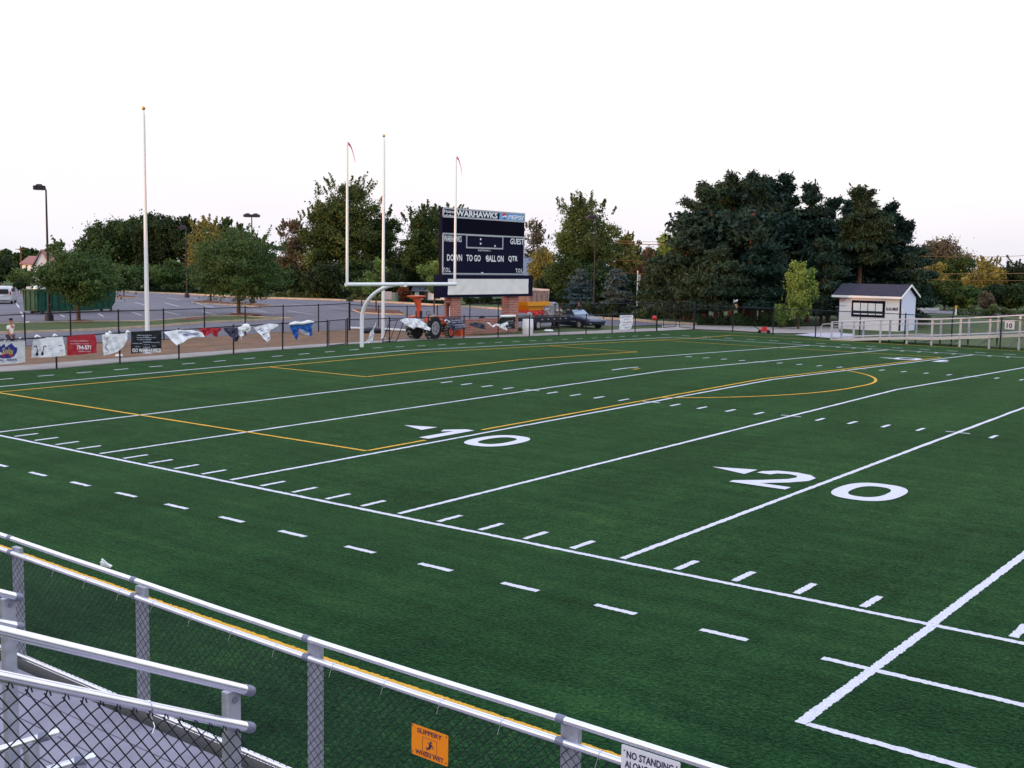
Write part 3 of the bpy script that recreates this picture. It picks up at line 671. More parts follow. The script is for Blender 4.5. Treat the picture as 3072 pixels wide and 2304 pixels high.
mb = MB(); zw = .98; mb.box((sbx-.25, (p1b+p2a)/2, zw/2-.05), (.3, p2a-p1b, zw+.1), M['brick']); mb.build('brick_wall', None, sb)
mb = MB(); yc = SY(1444, 985)[0]
for i in range(7): mb.box((sbx-.085, yc-.55+i*.18, .48), (.03, .055, .72), M['curb'])
for i in range(5): mb.box((sbx-.08, yc, .18+i*.15), (.035, 1.2, .04), M['brick'])
mb.build('lattice_panel', None, sb)

# ================================================================== WHITE GOAL PIPE, REEL, BIN
a, b = G(1052, 993), V((sbx+.4, 0, 0)); 
pa = V((-21.3, G(1052, 991).y-.5, .25)); pa = G(1052, 989.5); pb = G(1330, 1001)
pa.z = pb.z = .12
mb = MB(); mb.tube([pa, pb], .085, M['white'], 12); o = mb.build('white_pipe', None); setp(o, 'long white pipe lying on the dirt behind the low fence, right of the flagpole', 'pipe')
q = ATX(1446, 958, sbx-1.6); 
o = thing('hose_reel', 'dark hooped bench frame behind the brick wall, framed between the pillars', 'frame', (q.x, q.y, 0)); mb = MB()
for k_ in (-.28, 0, .28): mb.tube([(q.x+k_*.3, q.y+k_*1.2+.35*math.cos(t)*0+.0, q.z-.5+.0) for t in (0,)]+[(q.x+k_*.3, q.y+k_*1.25*math.cos(t), q.z-.42+.62*math.sin(t)) for t in np.linspace(.0, PI/2, 6)], .045, M['grey'], 6)
mb.tube([(q.x, q.y-.42*math.cos(t), q.z-.42+.62*math.sin(t)) for t in np.linspace(0, PI, 12)], .06, M['black'], 8); mb.tube([(q.x, q.y, 0), (q.x, q.y, q.z+.15)], .05, M['black'], 8)
mb.build('hoops', None, o)
p = G(1583, 1004); h = zat(957, p)-p.z
mb = MB(); mb.tube([p+V((0, 0, 0)), p+V((0, 0, .04)), p+V((0, 0, h*.33)), p+V((0, 0, h*.35)), p+V((0, 0, h*.66)), p+V((0, 0, h*.68)), p+V((0, 0, h-.02)), p+V((0, 0, h))], [.30, .33, .33, .345, .345, .33, .33, .31], M['bin'], 24); o = mb.build('white_barrel', None); setp(o, 'white plastic barrel on the path behind the low fence, right of the brick wall', 'barrel')
for (u, v, s, m_, nm, lb, ct) in ((1968, 954, .17, 'red', 'red_ball', 'small red ball caught on the low fence beside the tall corner post', 'ball'),):
    q = ATX(u-5, v, EF[-1].x+.1); mb = MB(); mb.ball(q, s, M[m_], 16); o = mb.build(nm, None); setp(o, lb, ct)
for u, v, lb in ((1646, 994.5, 'flat white plate lying on the grass in front of the trailer'), (83, 971, 'small white scrap lying on the grass verge left of the near lamp post'), (357, 1071.5, 'small white scrap lying on the dirt under the crescent banner')):
    sc_ = 1 if u > 1000 else .5; p = G(u, v); mb = MB(); mb.tube([p+V((0, 0, .05)), p+V((0, 0, .13))], [.34*sc_, .26*sc_], M['whitecloth'], 9); o = mb.build('litter', None); setp(o, lb, 'litter')
p = G(318, 1702/1) if False else G(318, 1702); mb = MB()
for k_ in range(3): mb.box((p.x+k_*.05, p.y-.03*k_, .03+.03*k_), (.16, .07, .02), M['whitecloth'], rz=.5*k_, ry=.4*k_)
o = mb.build('paper_scrap', None); setp(o, 'white crumpled paper on the turf just beyond the near railing', 'litter')
p = G(1018, 992); mb = MB(); mb.ball((p.x+3, p.y, .15), .75, M['blackpaint'], 12, (1, 1.2, .35)); o = mb.build('dark_tarp', None); setp(o, 'low black tarp heap on the dirt left of the gate', 'tarp')

# ================================================================== BANNERS ON THE LOW FENCE
XB = lambda u: None
def fpt(u, v, off=.06):
    """point on the field side of the low end fence under a pixel"""
    x = EF[4].x
    for _ in range(6): q = ATX(u, v, x+off); x = fx(q.y)
    return V((x+off, q.y, q.z))
GB = 'sponsor banners tied to the low end fence'
def cloth(name, label, px, m, amp=.05, wl_=.35, parent=None, off=.06, cat='banner', group=GB, seed=0, lean=0.0, step=.11, thick=.006):
    P = [fpt(u, v, off) for u, v in px]; P2 = [V((p.y, p.z)) for p in P]; x0 = sum(p.x for p in P)/len(P)
    B = []
    for a, b in zip(P2, P2[1:]+P2[:1]):
        k = max(1, int((b-a).length/step))
        for i in range(k): B.append(a+(b-a)*i/k)
    ys = [p.x for p in B]; zs = [p.y for p in B]; rnd = random.Random(seed); ex = []
    def inside(p):
        c = False; j = len(B)-1
        for i in range(len(B)):
            if (B[i].y > p.y) != (B[j].y > p.y) and p.x < (B[j].x-B[i].x)*(p.y-B[i].y)/(B[j].y-B[i].y)+B[i].x: c = not c
            j = i
        return c
    y = min(ys)+step/2
    while y < max(ys):
        z = min(zs)+step/2
        while z < max(zs):
            p = V((y+rnd.uniform(-.02, .02), z+rnd.uniform(-.02, .02)))
            if inside(p): ex.append(p)
            z += step
        y += step
    n = len(B); r = delaunay_2d_cdt(B+ex, [(i, (i+1) % n) for i in range(n)], [], 1, 1e-6); zt_ = max(zs); ph = seed*1.7
    def disp(y, z):
        d = zt_-z
        return fx(y)+off+amp*min(1, d*2.2+.15)*(.6*math.sin((y+z*.5)*2*PI/wl_+ph)+.4*math.sin((y*.6-z*1.3)*2*PI/wl_*.7+ph*2))+amp*.5+lean*d
    mb = MB(); vs = [(disp(p.x, p.y), p.x, p.y) for p in r[0]]; k = len(vs)
    mb.add(vs+[(a-thick, b, c) for a, b, c in vs], [tuple(f) for f in r[2]]+[tuple(reversed([i+k for i in f])) for f in r[2]], m, False)
    o = mb.build(name, None, parent)
    if parent is None: setp(o, label, cat, group)
    return o, disp
def mark(o, disp, name, fn, m):
    """flat artwork following the cloth: fn(mb) fills quads in (y, z)"""
    mb = MB(); fn(mb); vs = [(disp(b, c)+.012+a, b, c) for a, b, c in mb.v]; mb.v = vs; x = mb.build(name, m, o); return x
def btext(mb, s, u0, v0, u1, v1, m, bold=.01, shear=0.0):
    a = fpt(u0, v0); b = fpt(u1, v1); c = fpt(u1, v0); d = (c-a); text_mb(mb, s, (0, a.y, a.z), V((0, d.y, d.z)).normalized(), ZZ, math.hypot(d.y, d.z), b.z-c.z, m, bold, 0.0, shear)
def scrib(mb, u0, v0, u1, v1, m):
    """a line of print too small to read: short strokes of uneven width"""
    rnd = random.Random(int(u0*7+v0*3)); u = u0
    while u < u1-1:
        w_ = rnd.uniform(1.5, 4.5); t = (u-u0)/(u1-u0); v = v0+(v1+ (v0-v1)*1-v0)*0; h = abs(v0-v1)*rnd.uniform(.55, .9)
        e_ = min(u1, u+w_); bpoly(mb, [(u, v0), (e_, v0-.1), (e_, v0-h), (u, v0-h+.1)], m); u += w_+rnd.uniform(.6, 1.4)
def bpoly(mb, px, m, dx=0.0):
    P2 = [V((fpt(u, v).y, fpt(u, v).z)) for u, v in px]; n = len(P2); r = delaunay_2d_cdt(P2, [(i, (i+1) % n) for i in range(n)], [], 1, 1e-6)
    mb.add([(dx, p.x, p.y) for p in r[0]], [tuple(f) for f in r[2]], m)
def bell(mb, u, v, ru, rv, m, dx=0.0, n=24, a0=0, a1=2*PI, w=None):
    if w is None: bpoly(mb, [(u+ru*math.cos(a0+(a1-a0)*i/n), v+rv*math.sin(a0+(a1-a0)*i/n)) for i in range(n)], m, dx)
    else: bpoly(mb, [(u+ru*math.cos(a0+(a1-a0)*i/n), v+rv*math.sin(a0+(a1-a0)*i/n)) for i in range(n+1)]+[(u+ru*w*math.cos(a0+(a1-a0)*i/n), v+rv*w*math.sin(a0+(a1-a0)*i/n)) for i in range(n, -1, -1)], m, dx)
# 1 festival banner at the frame edge
o, D = cloth('banner', 'white banner with blue splash and yellow script, at the left edge', [(-62, 1030), (75, 1022), (75, 1086), (40, 1092), (-62, 1098)], M['bwhite'], .018, seed=1)
def f1(mb):
    bpoly(mb, [(-38, 1050), (-30, 1036), (-18, 1044), (-8, 1030), (2, 1040), (12, 1031), (16, 1042), (24, 1036), (34, 1030), (42, 1040), (51, 1044), (50, 1056), (42, 1068), (30, 1074), (12, 1075), (-6, 1072), (-26, 1064)], M['bink'])
mark(o, D, 'blue_splash', f1, None)
def f2(mb): bell(mb, 20, 1066, 16, 6.5, M['inkred'], .004)
mark(o, D, 'red_oval', f2, None)
def f3(mb): btext(mb, 'Solon', 4, 1063, 44, 1043, M['inkyellow'], .03, .35); mb.v = [(a+.008, b, c) for a, b, c in mb.v]
mark(o, D, 'script_lettering', f3, None)
def f4(mb): btext(mb, 'PO', -2, 1085, 12, 1078.5, M['bink'], .03); btext(mb, 'ARTS', 18, 1083, 50, 1076, M['bink'], .03)
mark(o, D, 'blue_lettering', f4, None)
# 2 wing letter banner
o, D = cloth('banner', 'white banner with a dark winged W, behind the second fence post', [(100, 1013), (118, 1011), (150, 1012), (188, 1010), (194, 1040), (197, 1066), (150, 1071), (94, 1073), (96, 1040)], M['bwhite'], .018, seed=2)
def f1(mb):
    bell(mb, 110, 1062, 4, 5.5, M['inkdark']); bell(mb, 127, 1061, 4, 5.5, M['inkdark']); bell(mb, 105, 1040.5, 6, 3, M['inkdark'], 0, 14, PI, 2*PI, .25); bell(mb, 134, 1039.5, 6, 3, M['inkdark'], 0, 14, PI, 2*PI, .25)
    bpoly(mb, [(108, 1040), (111, 1041), (112, 1052), (110, 1060), (108, 1058), (110, 1050)], M['inkdark']); bpoly(mb, [(129, 1040), (131, 1040), (129, 1060), (126, 1058), (128, 1050)], M['inkdark']); bpoly(mb, [(111, 1058), (118, 1046), (119.5, 1045), (126, 1057), (124, 1057), (119, 1048.5), (113, 1059)], M['inkgrey'])
    for k_, (a, b, v) in enumerate(((144, 186, 1037), (146, 176, 1046), (146, 188, 1052), (150, 180, 1060), (152, 186, 1065))): bpoly(mb, [(a, v), (b, v-2.2), (b, v-.6), (a, v+1.6)], M['inkgrey'] if k_ else M['bink'])
mark(o, D, 'artwork', f1, None)
# 3 red phone banner
o, D = cloth('banner', 'red banner with white lines of text and a phone number', [(200, 1011), (225, 1006), (256, 1004), (284, 1003), (289, 1020), (290, 1058), (250, 1063), (203, 1067), (201, 1040)], M['bred'], .02, seed=3)
def f1(mb):
    btext(mb, '794-571', 229, 1049, 272, 1036, M['bwhite'], .03)
    scrib(mb, 209, 1025, 265, 1020, M['inkfaint']); scrib(mb, 212, 1033, 266, 1029, M['inkfaint']); scrib(mb, 234, 1056, 274, 1051, M['inkfaint'])
mark(o, D, 'lettering', f1, None)
o, D = cloth('banner', 'white banner with a thin dark crescent, its lower right corner pulled away', [(305, 1004), (330, 1001), (355, 1002), (382, 999), (381, 1020), (369, 1041), (354, 1054), (332, 1062), (311, 1067), (308, 1040)], M['bwhite'], .03, seed=4)
def f1(mb):
    bell(mb, 330, 1041, 15, 12, M['inkdark'], 0, 18, PI*.62, PI*1.3, .86)
    for a, b, v in ((334, 352, 1013), (330, 356, 1020), (333, 350, 1034), (330, 362, 1043)): bpoly(mb, [(a, v+1.5), (b, v), (b, v+.8), (a, v+2.3)], M['inkgrey'])
mark(o, D, 'artwork', f1, None)
o, D = cloth('banner', 'black banner with white text, in front of the tall flagpole foot', [(393, 999), (400, 996), (440, 995.5), (484, 993), (484.5, 1051), (440, 1057), (393, 1061)], M['bblack'], .02, seed=5)
def f1(mb):
    btext(mb, 'GO WARHAWKS!', 396, 1057, 482, 1045, M['bwhite'], .04)
    for k_, (s_, a, b, v, h) in enumerate((('', 410, 455, 1007, 4.5), ('', 408, 465, 1014, 4), ('', 428, 448, 1012, 4), ('', 410, 452, 1020, 4.5), ('', 428, 452, 1027, 4.5), ('', 396, 424, 1031, 3.5), ('', 432, 478, 1028, 3.5), ('', 430, 450, 1035, 4), ('', 405, 420, 1041, 3.5), ('', 428, 449, 1043, 5), ('', 456, 470, 1039, 3.5))): scrib(mb, a, v, b, v-h*.7, M['inkgrey'])
mark(o, D, 'lettering', f1, None)
o, D = cloth('banner', 'large white banner blown out sideways, right of the black banner', [(487, 996), (530, 989), (576, 990), (602, 997), (609, 1010), (590, 1011), (570, 1011), (546, 1022), (521, 1035), (505, 1016)], M['bwhite'], .10, .6, seed=6, lean=.25)
def f1(mb):
    bpoly(mb, [(524, 1011), (545, 1003), (565, 999), (589, 997.5), (589, 999), (566, 1001), (547, 1005), (527, 1013)], M['inkdark']); bpoly(mb, [(526, 1014.5), (548, 1006.5), (567, 1002.5), (590, 1001), (589, 999.5), (592, 1000), (591, 1002.5), (567, 1004.5), (549, 1008.5), (528, 1016)], M['bink'])
    scrib(mb, 530, 1000, 568, 992, M['inkgrey'])
mark(o, D, 'artwork', f1, None)
o, D = cloth('banner', 'crumpled red banner bunched on the fence rail', [(592, 988), (610, 984), (640, 983), (666, 985), (654, 997), (648, 1011), (632, 1000), (612, 1008), (604, 998)], M['bred'], .09, .3, seed=7)
o, D = cloth('banner', 'twisted slate banner with white print, left of the white balloon', [(667, 984), (690, 982), (710, 983), (714, 992), (714, 1010), (711, 1026), (696, 1020), (684, 1003), (676, 995)], M['bgrey'], .09, .35, seed=8)
def f1(mb):
    for a, b, v in ((701, 711, 997), (702, 712, 1001), (704, 713, 1006)): bpoly(mb, [(a, v+2), (b, v-1), (b, v+1), (a, v+4)], M['inkgrey'])
mark(o, D, 'print', f1, None)
o, D = cloth('banner', 'narrow white banner end folded to a downward spike', [(711, 982), (724, 978), (740, 973), (749, 980), (746, 990), (735, 996), (726, 990), (722, 1005), (717, 1020), (714, 1000)], M['bwhite'], .10, .3, seed=9, lean=.2)
o, D = cloth('banner', 'white banner with blue writing folded into a triangle on the fence', [(758, 983), (786, 975), (806, 970.5), (830, 972), (835, 975), (820, 985), (808, 989), (806, 1005), (797, 1028), (780, 1010)], M['bwhite'], .07, .4, seed=10, lean=.15)
def f1(mb):
    for a, b, v in ((771, 782, 988), (778, 798, 991), (784, 802, 1002), (790, 804, 1008), (796, 802, 1014)): bpoly(mb, [(a, v), (b, v-4), (b, v-1.5), (a, v+2.5)], M['bink'])
mark(o, D, 'blue_writing', f1, None)
o, D = cloth('banner', 'blue banner hanging in two points with a white roll on top', [(867, 975), (900, 973), (941, 968), (932, 980), (936, 1003), (928, 1014), (928, 997), (914, 992), (896, 985), (894, 1002), (890, 1021), (882, 1010), (875, 995)], M['bblue'], .05, .3, seed=11)
def f1(mb): bpoly(mb, [(897, 986), (913, 991), (929, 997), (929, 1006), (912, 1003), (900, 996)], M['inkgrey'], -.02)
mark(o, D, 'grey_underside', f1, None)
mb = MB(); a, b = fpt(868, 973, .1), fpt(941, 966, .1); mb.tube([a, a.lerp(b, .25)+V((0, 0, .03)), a.lerp(b, .5)-V((0, 0, .01)), a.lerp(b, .8)+V((0, 0, .03)), b], [.05, .09, .07, .09, .03], M['whitecloth'], 8); mb.build('white_roll', None, o)
o, D = cloth('banner', 'grey white banner end sagging to the ground beside the goal post', [(1128, 965), (1120, 995), (1120, 1012), (1115, 1029), (1100, 1031), (1090, 1030), (1097, 1026), (1104, 1018), (1107, 1003), (1119, 980)], M['bwhite'], .06, .3, seed=12, off=-.3)
o, D = cloth('banner', 'white banner blown over the rail in front of the orange tractor', [(1196, 960), (1214, 954), (1230, 955), (1243, 954), (1261, 961), (1272, 972), (1283, 984), (1281, 993), (1268, 988), (1252, 982), (1240, 981), (1233, 987), (1214, 975)], M['bwhite'], .10, .45, seed=13, lean=.25)
def f1(mb):
    for a, b, v in ((1206, 1222, 963), (1218, 1236, 968), (1240, 1254, 969), (1212, 1226, 959)): bpoly(mb, [(a, v+1), (b, v-2), (b, v-.5), (a, v+2.5)], M['inkgrey'])
mark(o, D, 'writing', f1, None)
o, D = cloth('banner', 'slate banner with a small white square, in front of the left brick pillar', [(1325, 954), (1350, 953), (1380, 954), (1388, 965), (1393, 978), (1392, 986), (1370, 989), (1349, 992), (1338, 974)], M['bgrey'], .08, .4, seed=14, lean=.15)
def f1(mb):
    bpoly(mb, [(1330, 960), (1335, 957), (1349, 964), (1345, 970), (1338, 972)], M['bwhite']); bpoly(mb, [(1337, 963), (1342, 965), (1340, 968), (1336, 966)], M['inkdark'], .004)
    for a, b, v in ((1352, 1385, 966), (1360, 1388, 974), (1358, 1390, 980), (1350, 1382, 960)): bpoly(mb, [(a, v), (b, v-1), (b, v+.8), (a, v+1.8)], M['inkgrey'])
mark(o, D, 'print', f1, None)
o, D = cloth('banner', 'flapping slate banner low on the fence between the brick pillars', [(1400, 971), (1425, 968), (1449, 971), (1455, 978), (1459, 988), (1445, 987), (1425, 981), (1408, 976)], M['bgrey'], .09, .35, seed=15)
o, D = cloth('banner', 'narrow white banner strip zigzagging along the rail', [(1458, 968), (1467, 967), (1476, 977), (1487, 971), (1500, 973), (1520, 965), (1524, 972), (1512, 977), (1521, 987), (1517, 992), (1500, 983), (1486, 975), (1478, 982), (1470, 977)], M['bwhite'], .09, .3, seed=16)
o, D = cloth('banner', 'black banner with faint print and a white rolled top, right of the zigzag strip', [(1501, 952), (1546, 951), (1543, 987), (1528, 985), (1508, 980), (1494, 966)], M['bblack'], .04, .3, seed=17, off=.03)
def f1(mb):
    for a, b, v in ((1520, 1540, 963), (1524, 1541, 969), (1512, 1534, 977), (1516, 1532, 982)): bpoly(mb, [(a, v), (b, v-1), (b, v+.3), (a, v+1.3)], M['inkgrey'])
mark(o, D, 'print', f1, None)
mb = MB(); a, b = fpt(1502, 949, .1), fpt(1546, 948, .1); mb.tube([a, a.lerp(b, .5), b], [.07, .09, .07], M['whitecloth'], 8); mb.build('white_roll', None, o)
o, D = cloth('banner', 'white paper notice on the low fence right of the blue car', [(1859, 946), (1899, 945), (1898, 970), (1892, 986), (1875, 989), (1856, 988), (1860, 968)], M['bwhite'], .025, .3, seed=18)
def f1(mb):
    for a, b, v, m_ in ((1864, 1894, 951, 'inkfaint'), (1872, 1888, 958, 'inkgrey'), (1868, 1894, 967, 'inkfaint'), (1866, 1892, 975, 'inkgrey'), (1872, 1890, 982, 'inkgrey')): bpoly(mb, [(a, v+1.6), (b, v), (b, v-2.6), (a, v-1)], M[m_])
mark(o, D, 'print', f1, None)
# loose cloth ties over the rail
for k_, (u, v, w_) in enumerate(((20, 1024, 16), (62, 1020, 14), (112, 1012, 18), (165, 1009, 14), (384, 998, 14), (330, 1000, 8))):
    mb = MB(); a, b = fpt(u-w_/2, v+.5, .04), fpt(u+w_/2, v-1, .04); mb.tube([a, a.lerp(b, .4)+V((0, 0, .05)), b], [.02, .06, .02], M['whitecloth'], 7)
    pb_ = [x for x in bpy.data.objects if x.get('group') == GB][[0, 0, 1, 1, 4, 3][k_]]; mb.build('cloth_tie', None, pb_)
mb = MB(); q = fpt(321, 1008, .12); mb.ball(q, .11, M['whitecloth'], 12, (1, .8, 1.25)); mb.tube([q, q-V((0, 0, .35))], .008, M['rope'], 5); o = mb.build('white_balloon', None); setp(o, 'white round balloon tied to the fence rail over the crescent banner', 'balloon')
mb = MB(); q = fpt(738, 981, .2); mb.ball(q, .19, M['whitecloth'], 12, (.7, 1.15, .8)); mb.ball(q+V((0, -.12, -.1)), .12, M['whitecloth'], 10); o = mb.build('cloth_bundle', None); setp(o, 'round white bundle of cloth on the rail beside the spiked banner end', 'bundle')

# ================================================================== SHED
A = G(2514, 984); yS = A.y; B = ATY(2697, 990, yS); xa, xb_ = A.x, B.x; sC = gd(2750, 86); yb2 = yS+3.3
pe = V((xb_, yS-.35, 0)); ze = zat(893, pe); pr_ = V((xb_, (yS+yb2)/2, 0)); zr_ = zat(857, pr_)
xs0, xs1 = xa, xb_
sh = thing('shed', 'small white concession shed with a dark shingle roof, front board of four white panels', 'shed', (xa, yS, 0))
yr = (yS+yb2)/2; wz = ze-.05
mb = MB(); mb.box(((xs0+xs1)/2, yS+.06, wz/2-.05), (xs1-xs0, .12, wz+.1), M['shedwall']); fw = mb.build('front_wall', None, sh)
for i in range(9):
    pass
mb = MB(); mb.prism([(xs1, yS+.12, -.1), (xs1, yb2, -.1), (xs1, yb2, wz), (xs1, yr, zr_-.12), (xs1, yS+.12, wz)], (-.1, 0, 0), M['shedshade']); mb.build('gable_wall', None, sh)
mb = MB(); mb.prism([(xs0, yS+.12, -.1), (xs0, yb2, -.1), (xs0, yb2, wz), (xs0, yr, zr_-.12), (xs0, yS+.12, wz)], (.1, 0, 0), M['shedshade']); mb.box(((xs0+xs1)/2, yb2-.05, wz/2), (xs1-xs0-.22, .1, wz), M['shedshade']); mb.build('back_walls', None, sh)
mb = MB(); ov = .35; sl_ = (zr_-ze)/(yr-yS+ov-.0)
for s in (-1, 1):
    ye = yr+s*(yr-yS+ov); mb.prism([(xs0-.45, ye, ze), (xs0-.45, yr, zr_), (xs0-.45, yr, zr_+.07), (xs0-.45, ye, ze+.07)], (xs1-xs0+.64, 0, 0), M['shingle'])
mb.build('roof', None, sh)
mb = MB(); mb.box(((xs0+xs1)/2-.13, yS-ov-.02, ze-.02), (xs1-xs0+.64, .05, .16), M['white']); mb.build('fascia', None, sh)
mb = MB()
for s in (-1, 1):
    ye = yr+s*(yr-yS+ov); mb.prism([(xs1+.20, ye, ze-.07), (xs1+.20, yr, zr_-.05), (xs1+.20, yr, zr_+.085), (xs1+.20, ye, ze+.085)], (.04, 0, 0), M['white'])
mb.build('rake_board', None, sh)
mb = MB(); mb.box((xs1+.012, yS+.03, wz/2), (.10, .12, wz), M['dark']); mb.box((xs0+.0, yS-.012, wz/2), (.05, .02, wz), M['navy']); mb.build('corner_post', None, sh)
mb = MB(); mb.box((xs1+.03, yS+.35, wz*.34), (.06, .24, wz*.68), M['white']); mb.build('door_frame', None, sh)
def sp_(u, v, off=0.0): q = ATY(u, v, yS-off); return q
def srect(mb, u0, v0, u1, v1, m, off, th=.03):
    a, b = sp_(u0, v0), sp_(u1, v1); va, vb = sp_(u0, v1), sp_(u1, v0); zhi = (a.z+vb.z)/2; zlo = (b.z+va.z)/2; mb.box(((a.x+b.x)/2, yS-off, (zhi+zlo)/2), (b.x-a.x, th, zhi-zlo), m)
mb = MB(); srect(mb, 2556.5, 902, 2654, 951, M['navy'], .03, .05); bd = mb.build('menu_board', None, sh)
for k_ in range(4):
    u0 = 2561.5+22.4*k_; mb = MB(); srect(mb, u0, 908.5-.3+k_*.9, u0+19, 931.5+k_*.9, M['whitecloth'], .065, .03); mb.build('menu_panel', None, bd)
    mb = MB(); srect(mb, u0, 939+k_*.9, u0+19, 942.6+k_*.9, M['whitecloth'], .065, .03); mb.build('name_strip', None, bd)
mb = MB(); q = sp_(2525.5, 899.5); n = 24
vs = []
for i in range(n): t = 2*PI*i/n; vs += [(q.x+.26*math.cos(t), yS-.02, q.z+.13*math.sin(t)), (q.x+.20*math.cos(t), yS-.02, q.z+.085*math.sin(t))]
mb.add(vs, [(2*i, 2*((i+1) % n), 2*((i+1) % n)+1, 2*i+1) for i in range(n)], M['inkred']); mb.prism([(q.x-.15, yS-.02, q.z-.03), (q.x-.05, yS-.02, q.z+.05), (q.x+.02, yS-.02, q.z), (q.x+.14, yS-.02, q.z+.04), (q.x+.14, yS-.02, q.z+.01), (q.x+.02, yS-.02, q.z-.04), (q.x-.06, yS-.02, q.z+.01)], (0, -.01, 0), M['inkred']); mb.build('red_oval_sign', None, sh)
mb = MB(); a = sp_(2658, 931); rnd = random.Random(3)
for k_ in range(9):
    xx = a.x+k_*(sp_(2694, 931).x-a.x)/9; mb.prism([(xx, yS-.012, a.z), (xx+.07, yS-.012, a.z), (xx+.12*rnd.uniform(.3, 1), yS-.012, a.z+.24), (xx+.02, yS-.012, a.z+rnd.uniform(.12, .26))], (0, -.006, 0), M['inkdark'])
mb.build('dark_lettering', None, sh)
mb = MB(); a = sp_(2518, 918); [mb.box((a.x+.03+k_*.062, yS-.014, a.z+.035), (.042, .008, .05+.02*(k_ % 3 == 0)), M['inkgrey']) for k_ in range(9)]; mb.build('small_lettering', None, sh)
mb = MB(); q = sp_(2539, 893); mb.ball((q.x, yS-.1, q.z), .08, M['grey'], 8); mb.box((q.x, yS-.03, q.z-.05), (.08, .1, .06), M['grey']); mb.build('wall_light', None, sh)

# ================================================================== FAR BLEACHER RAMP
rp_ = thing('access_ramp', 'pale metal access ramp with pipe railings behind the far fence, climbing to the right', 'ramp', G(2494, 1016))
yR = G(2878, 1044).y+1.0
fr = [(2494, 1016, 967), (2560, 1019, 965.5), (2640, 1025, 962), (2720, 1030, 958), (2794, 1034.5, 963), (2878.6, 1040, 959.5), (2966.6, 1046, 955), (3055.6, 1052, 951.5), (3150, 1058, 947)]
fpts = []
for u, vb, vt in fr:
    q = ATY(u, vb, yR); p = V((q.x, yR, 0)); fpts.append((p, zat(vt, p)))
dk = [.06, .16, .30, .42, .46, .60, .74, .90, 1.04]
def back(p, w_=1.6): return V((p.x, p.y+w_, 0))
for row, w_ in ((0, 0.0), (1, 1.6)):
    for i, (p, zt_) in enumerate(fpts):
        q = back(p, w_); mb = MB(); tt = dk[i]+1.07; mb.box((q.x, q.y, tt/2), (.11, .07, tt), M['aludark'] if row else M['ramp']); mb.build('post', None, rp_)
    for dz, r in ((1.07, .03), (.80, .022), (.12, .025)):
        for i in range(len(fpts)-1):
            a, b = back(fpts[i][0], w_), back(fpts[i+1][0], w_); mb = MB(); mb.tube([a+V((0, -.05, dk[i]+dz)), b+V((0, -.05, dk[i+1]+dz))], r, M['ramp'], 8); mb.build('rail', None, rp_)
mb = MB()
for i in range(len(fpts)-1):
    a, b = fpts[i][0], fpts[i+1][0]; za, zc_ = dk[i], dk[i+1]
    mb.add([(a.x, a.y, za), (b.x, b.y, zc_), (b.x, b.y+1.6, zc_), (a.x, a.y+1.6, za)], [(0, 1, 2, 3)], M['deck'])
mb.build('deck', None, rp_)
mb = MB()
for i in range(len(fpts)-1):
    a, b = fpts[i][0], fpts[i+1][0]; za, zc_ = dk[i], dk[i+1]; mb.prism([(a.x+.02, a.y-.05, za+.02), (b.x, b.y-.05, zc_+.02), (b.x, b.y-.05, zc_-.14), (a.x+.02, a.y-.05, max(0, za-.14))], (0, -.03, 0), M['cream'])
mb.build('fascia', None, rp_)
for i in (4, 5, 6, 7): 
    mb = MB(); p = fpts[i][0]; mb.tube([p+V((.1, .8, dk[i]-.1)), p+V((-.75, .2, .12))], .03, M['aludark'], 6); mb.build('brace', None, rp_)
o = thing('number_sign', 'small white square sign with the number 10 on the far railing', 'sign', ATY(3029, 976, yR-.14)); q = o.location.copy(); mb = MB(); mb.box(q, (.52, .02, .46), M['signwhite']); mb.build('plate', None, o)
mb = MB(); text_mb(mb, '10', q+V((-.16, -.016, -.15)), V((1, 0, 0)), ZZ, .31, .28, M['inkdark'], .03, .0); mb.build('numerals', None, o)
# hooped handrail at the ramp foot
o = thing('handrail', 'pale hooped pipe handrail at the foot of the ramp, in front of the shed', 'handrail', G(2472, 1002)); a = ATY(2462, 1004, yR+1.6); a.z = 0; b = back(fpts[0][0], 1.6); mb = MB()
mb.tube([a+V((0, 0, 0)), a+V((0, 0, .72)), a+V((.12, 0, .88)), b+V((0, 0, 1.0))], .028, M['ramp'], 8); mb.tube([a+V((0, 0, .45)), b+V((0, 0, .6))], .022, M['ramp'], 8); mb.build('pipe', None, o)
# red mower on the path
q = G(2292, 1000); o = thing('mower', 'small red mower parked by the far fence below the young green tree', 'mower', q, .4); W_0 = V((0, 0, 0))
mb = MB(); mb.box((0, 0, .2), (.7, .5, .16), M['red'], bev=.04); mb.build('deck', None, o, False)
mb = MB(); mb.box((.02, 0, .36), (.34, .3, .18), M['red'], bev=.05); mb.box((.02, 0, .47), (.2, .2, .06), M['black']); mb.build('engine', None, o, False)
for a in (-.3, .3):
    for b in (-.29, .29): mb = MB(); mb.tube([(a, b-.03, .11), (a, b+.03, .11)], .11, M['rubber'], 12); mb.build('wheel', None, o, False)
mb = MB(); mb.tube([(-.3, -.2, .25), (-.75, -.2, .5)], .015, M['black'], 6); mb.tube([(-.3, .2, .25), (-.75, .2, .5)], .015, M['black'], 6); mb.tube([(-.75, -.2, .5), (-.75, .2, .5)], .015, M['black'], 6); mb.build('handle', None, o, False)
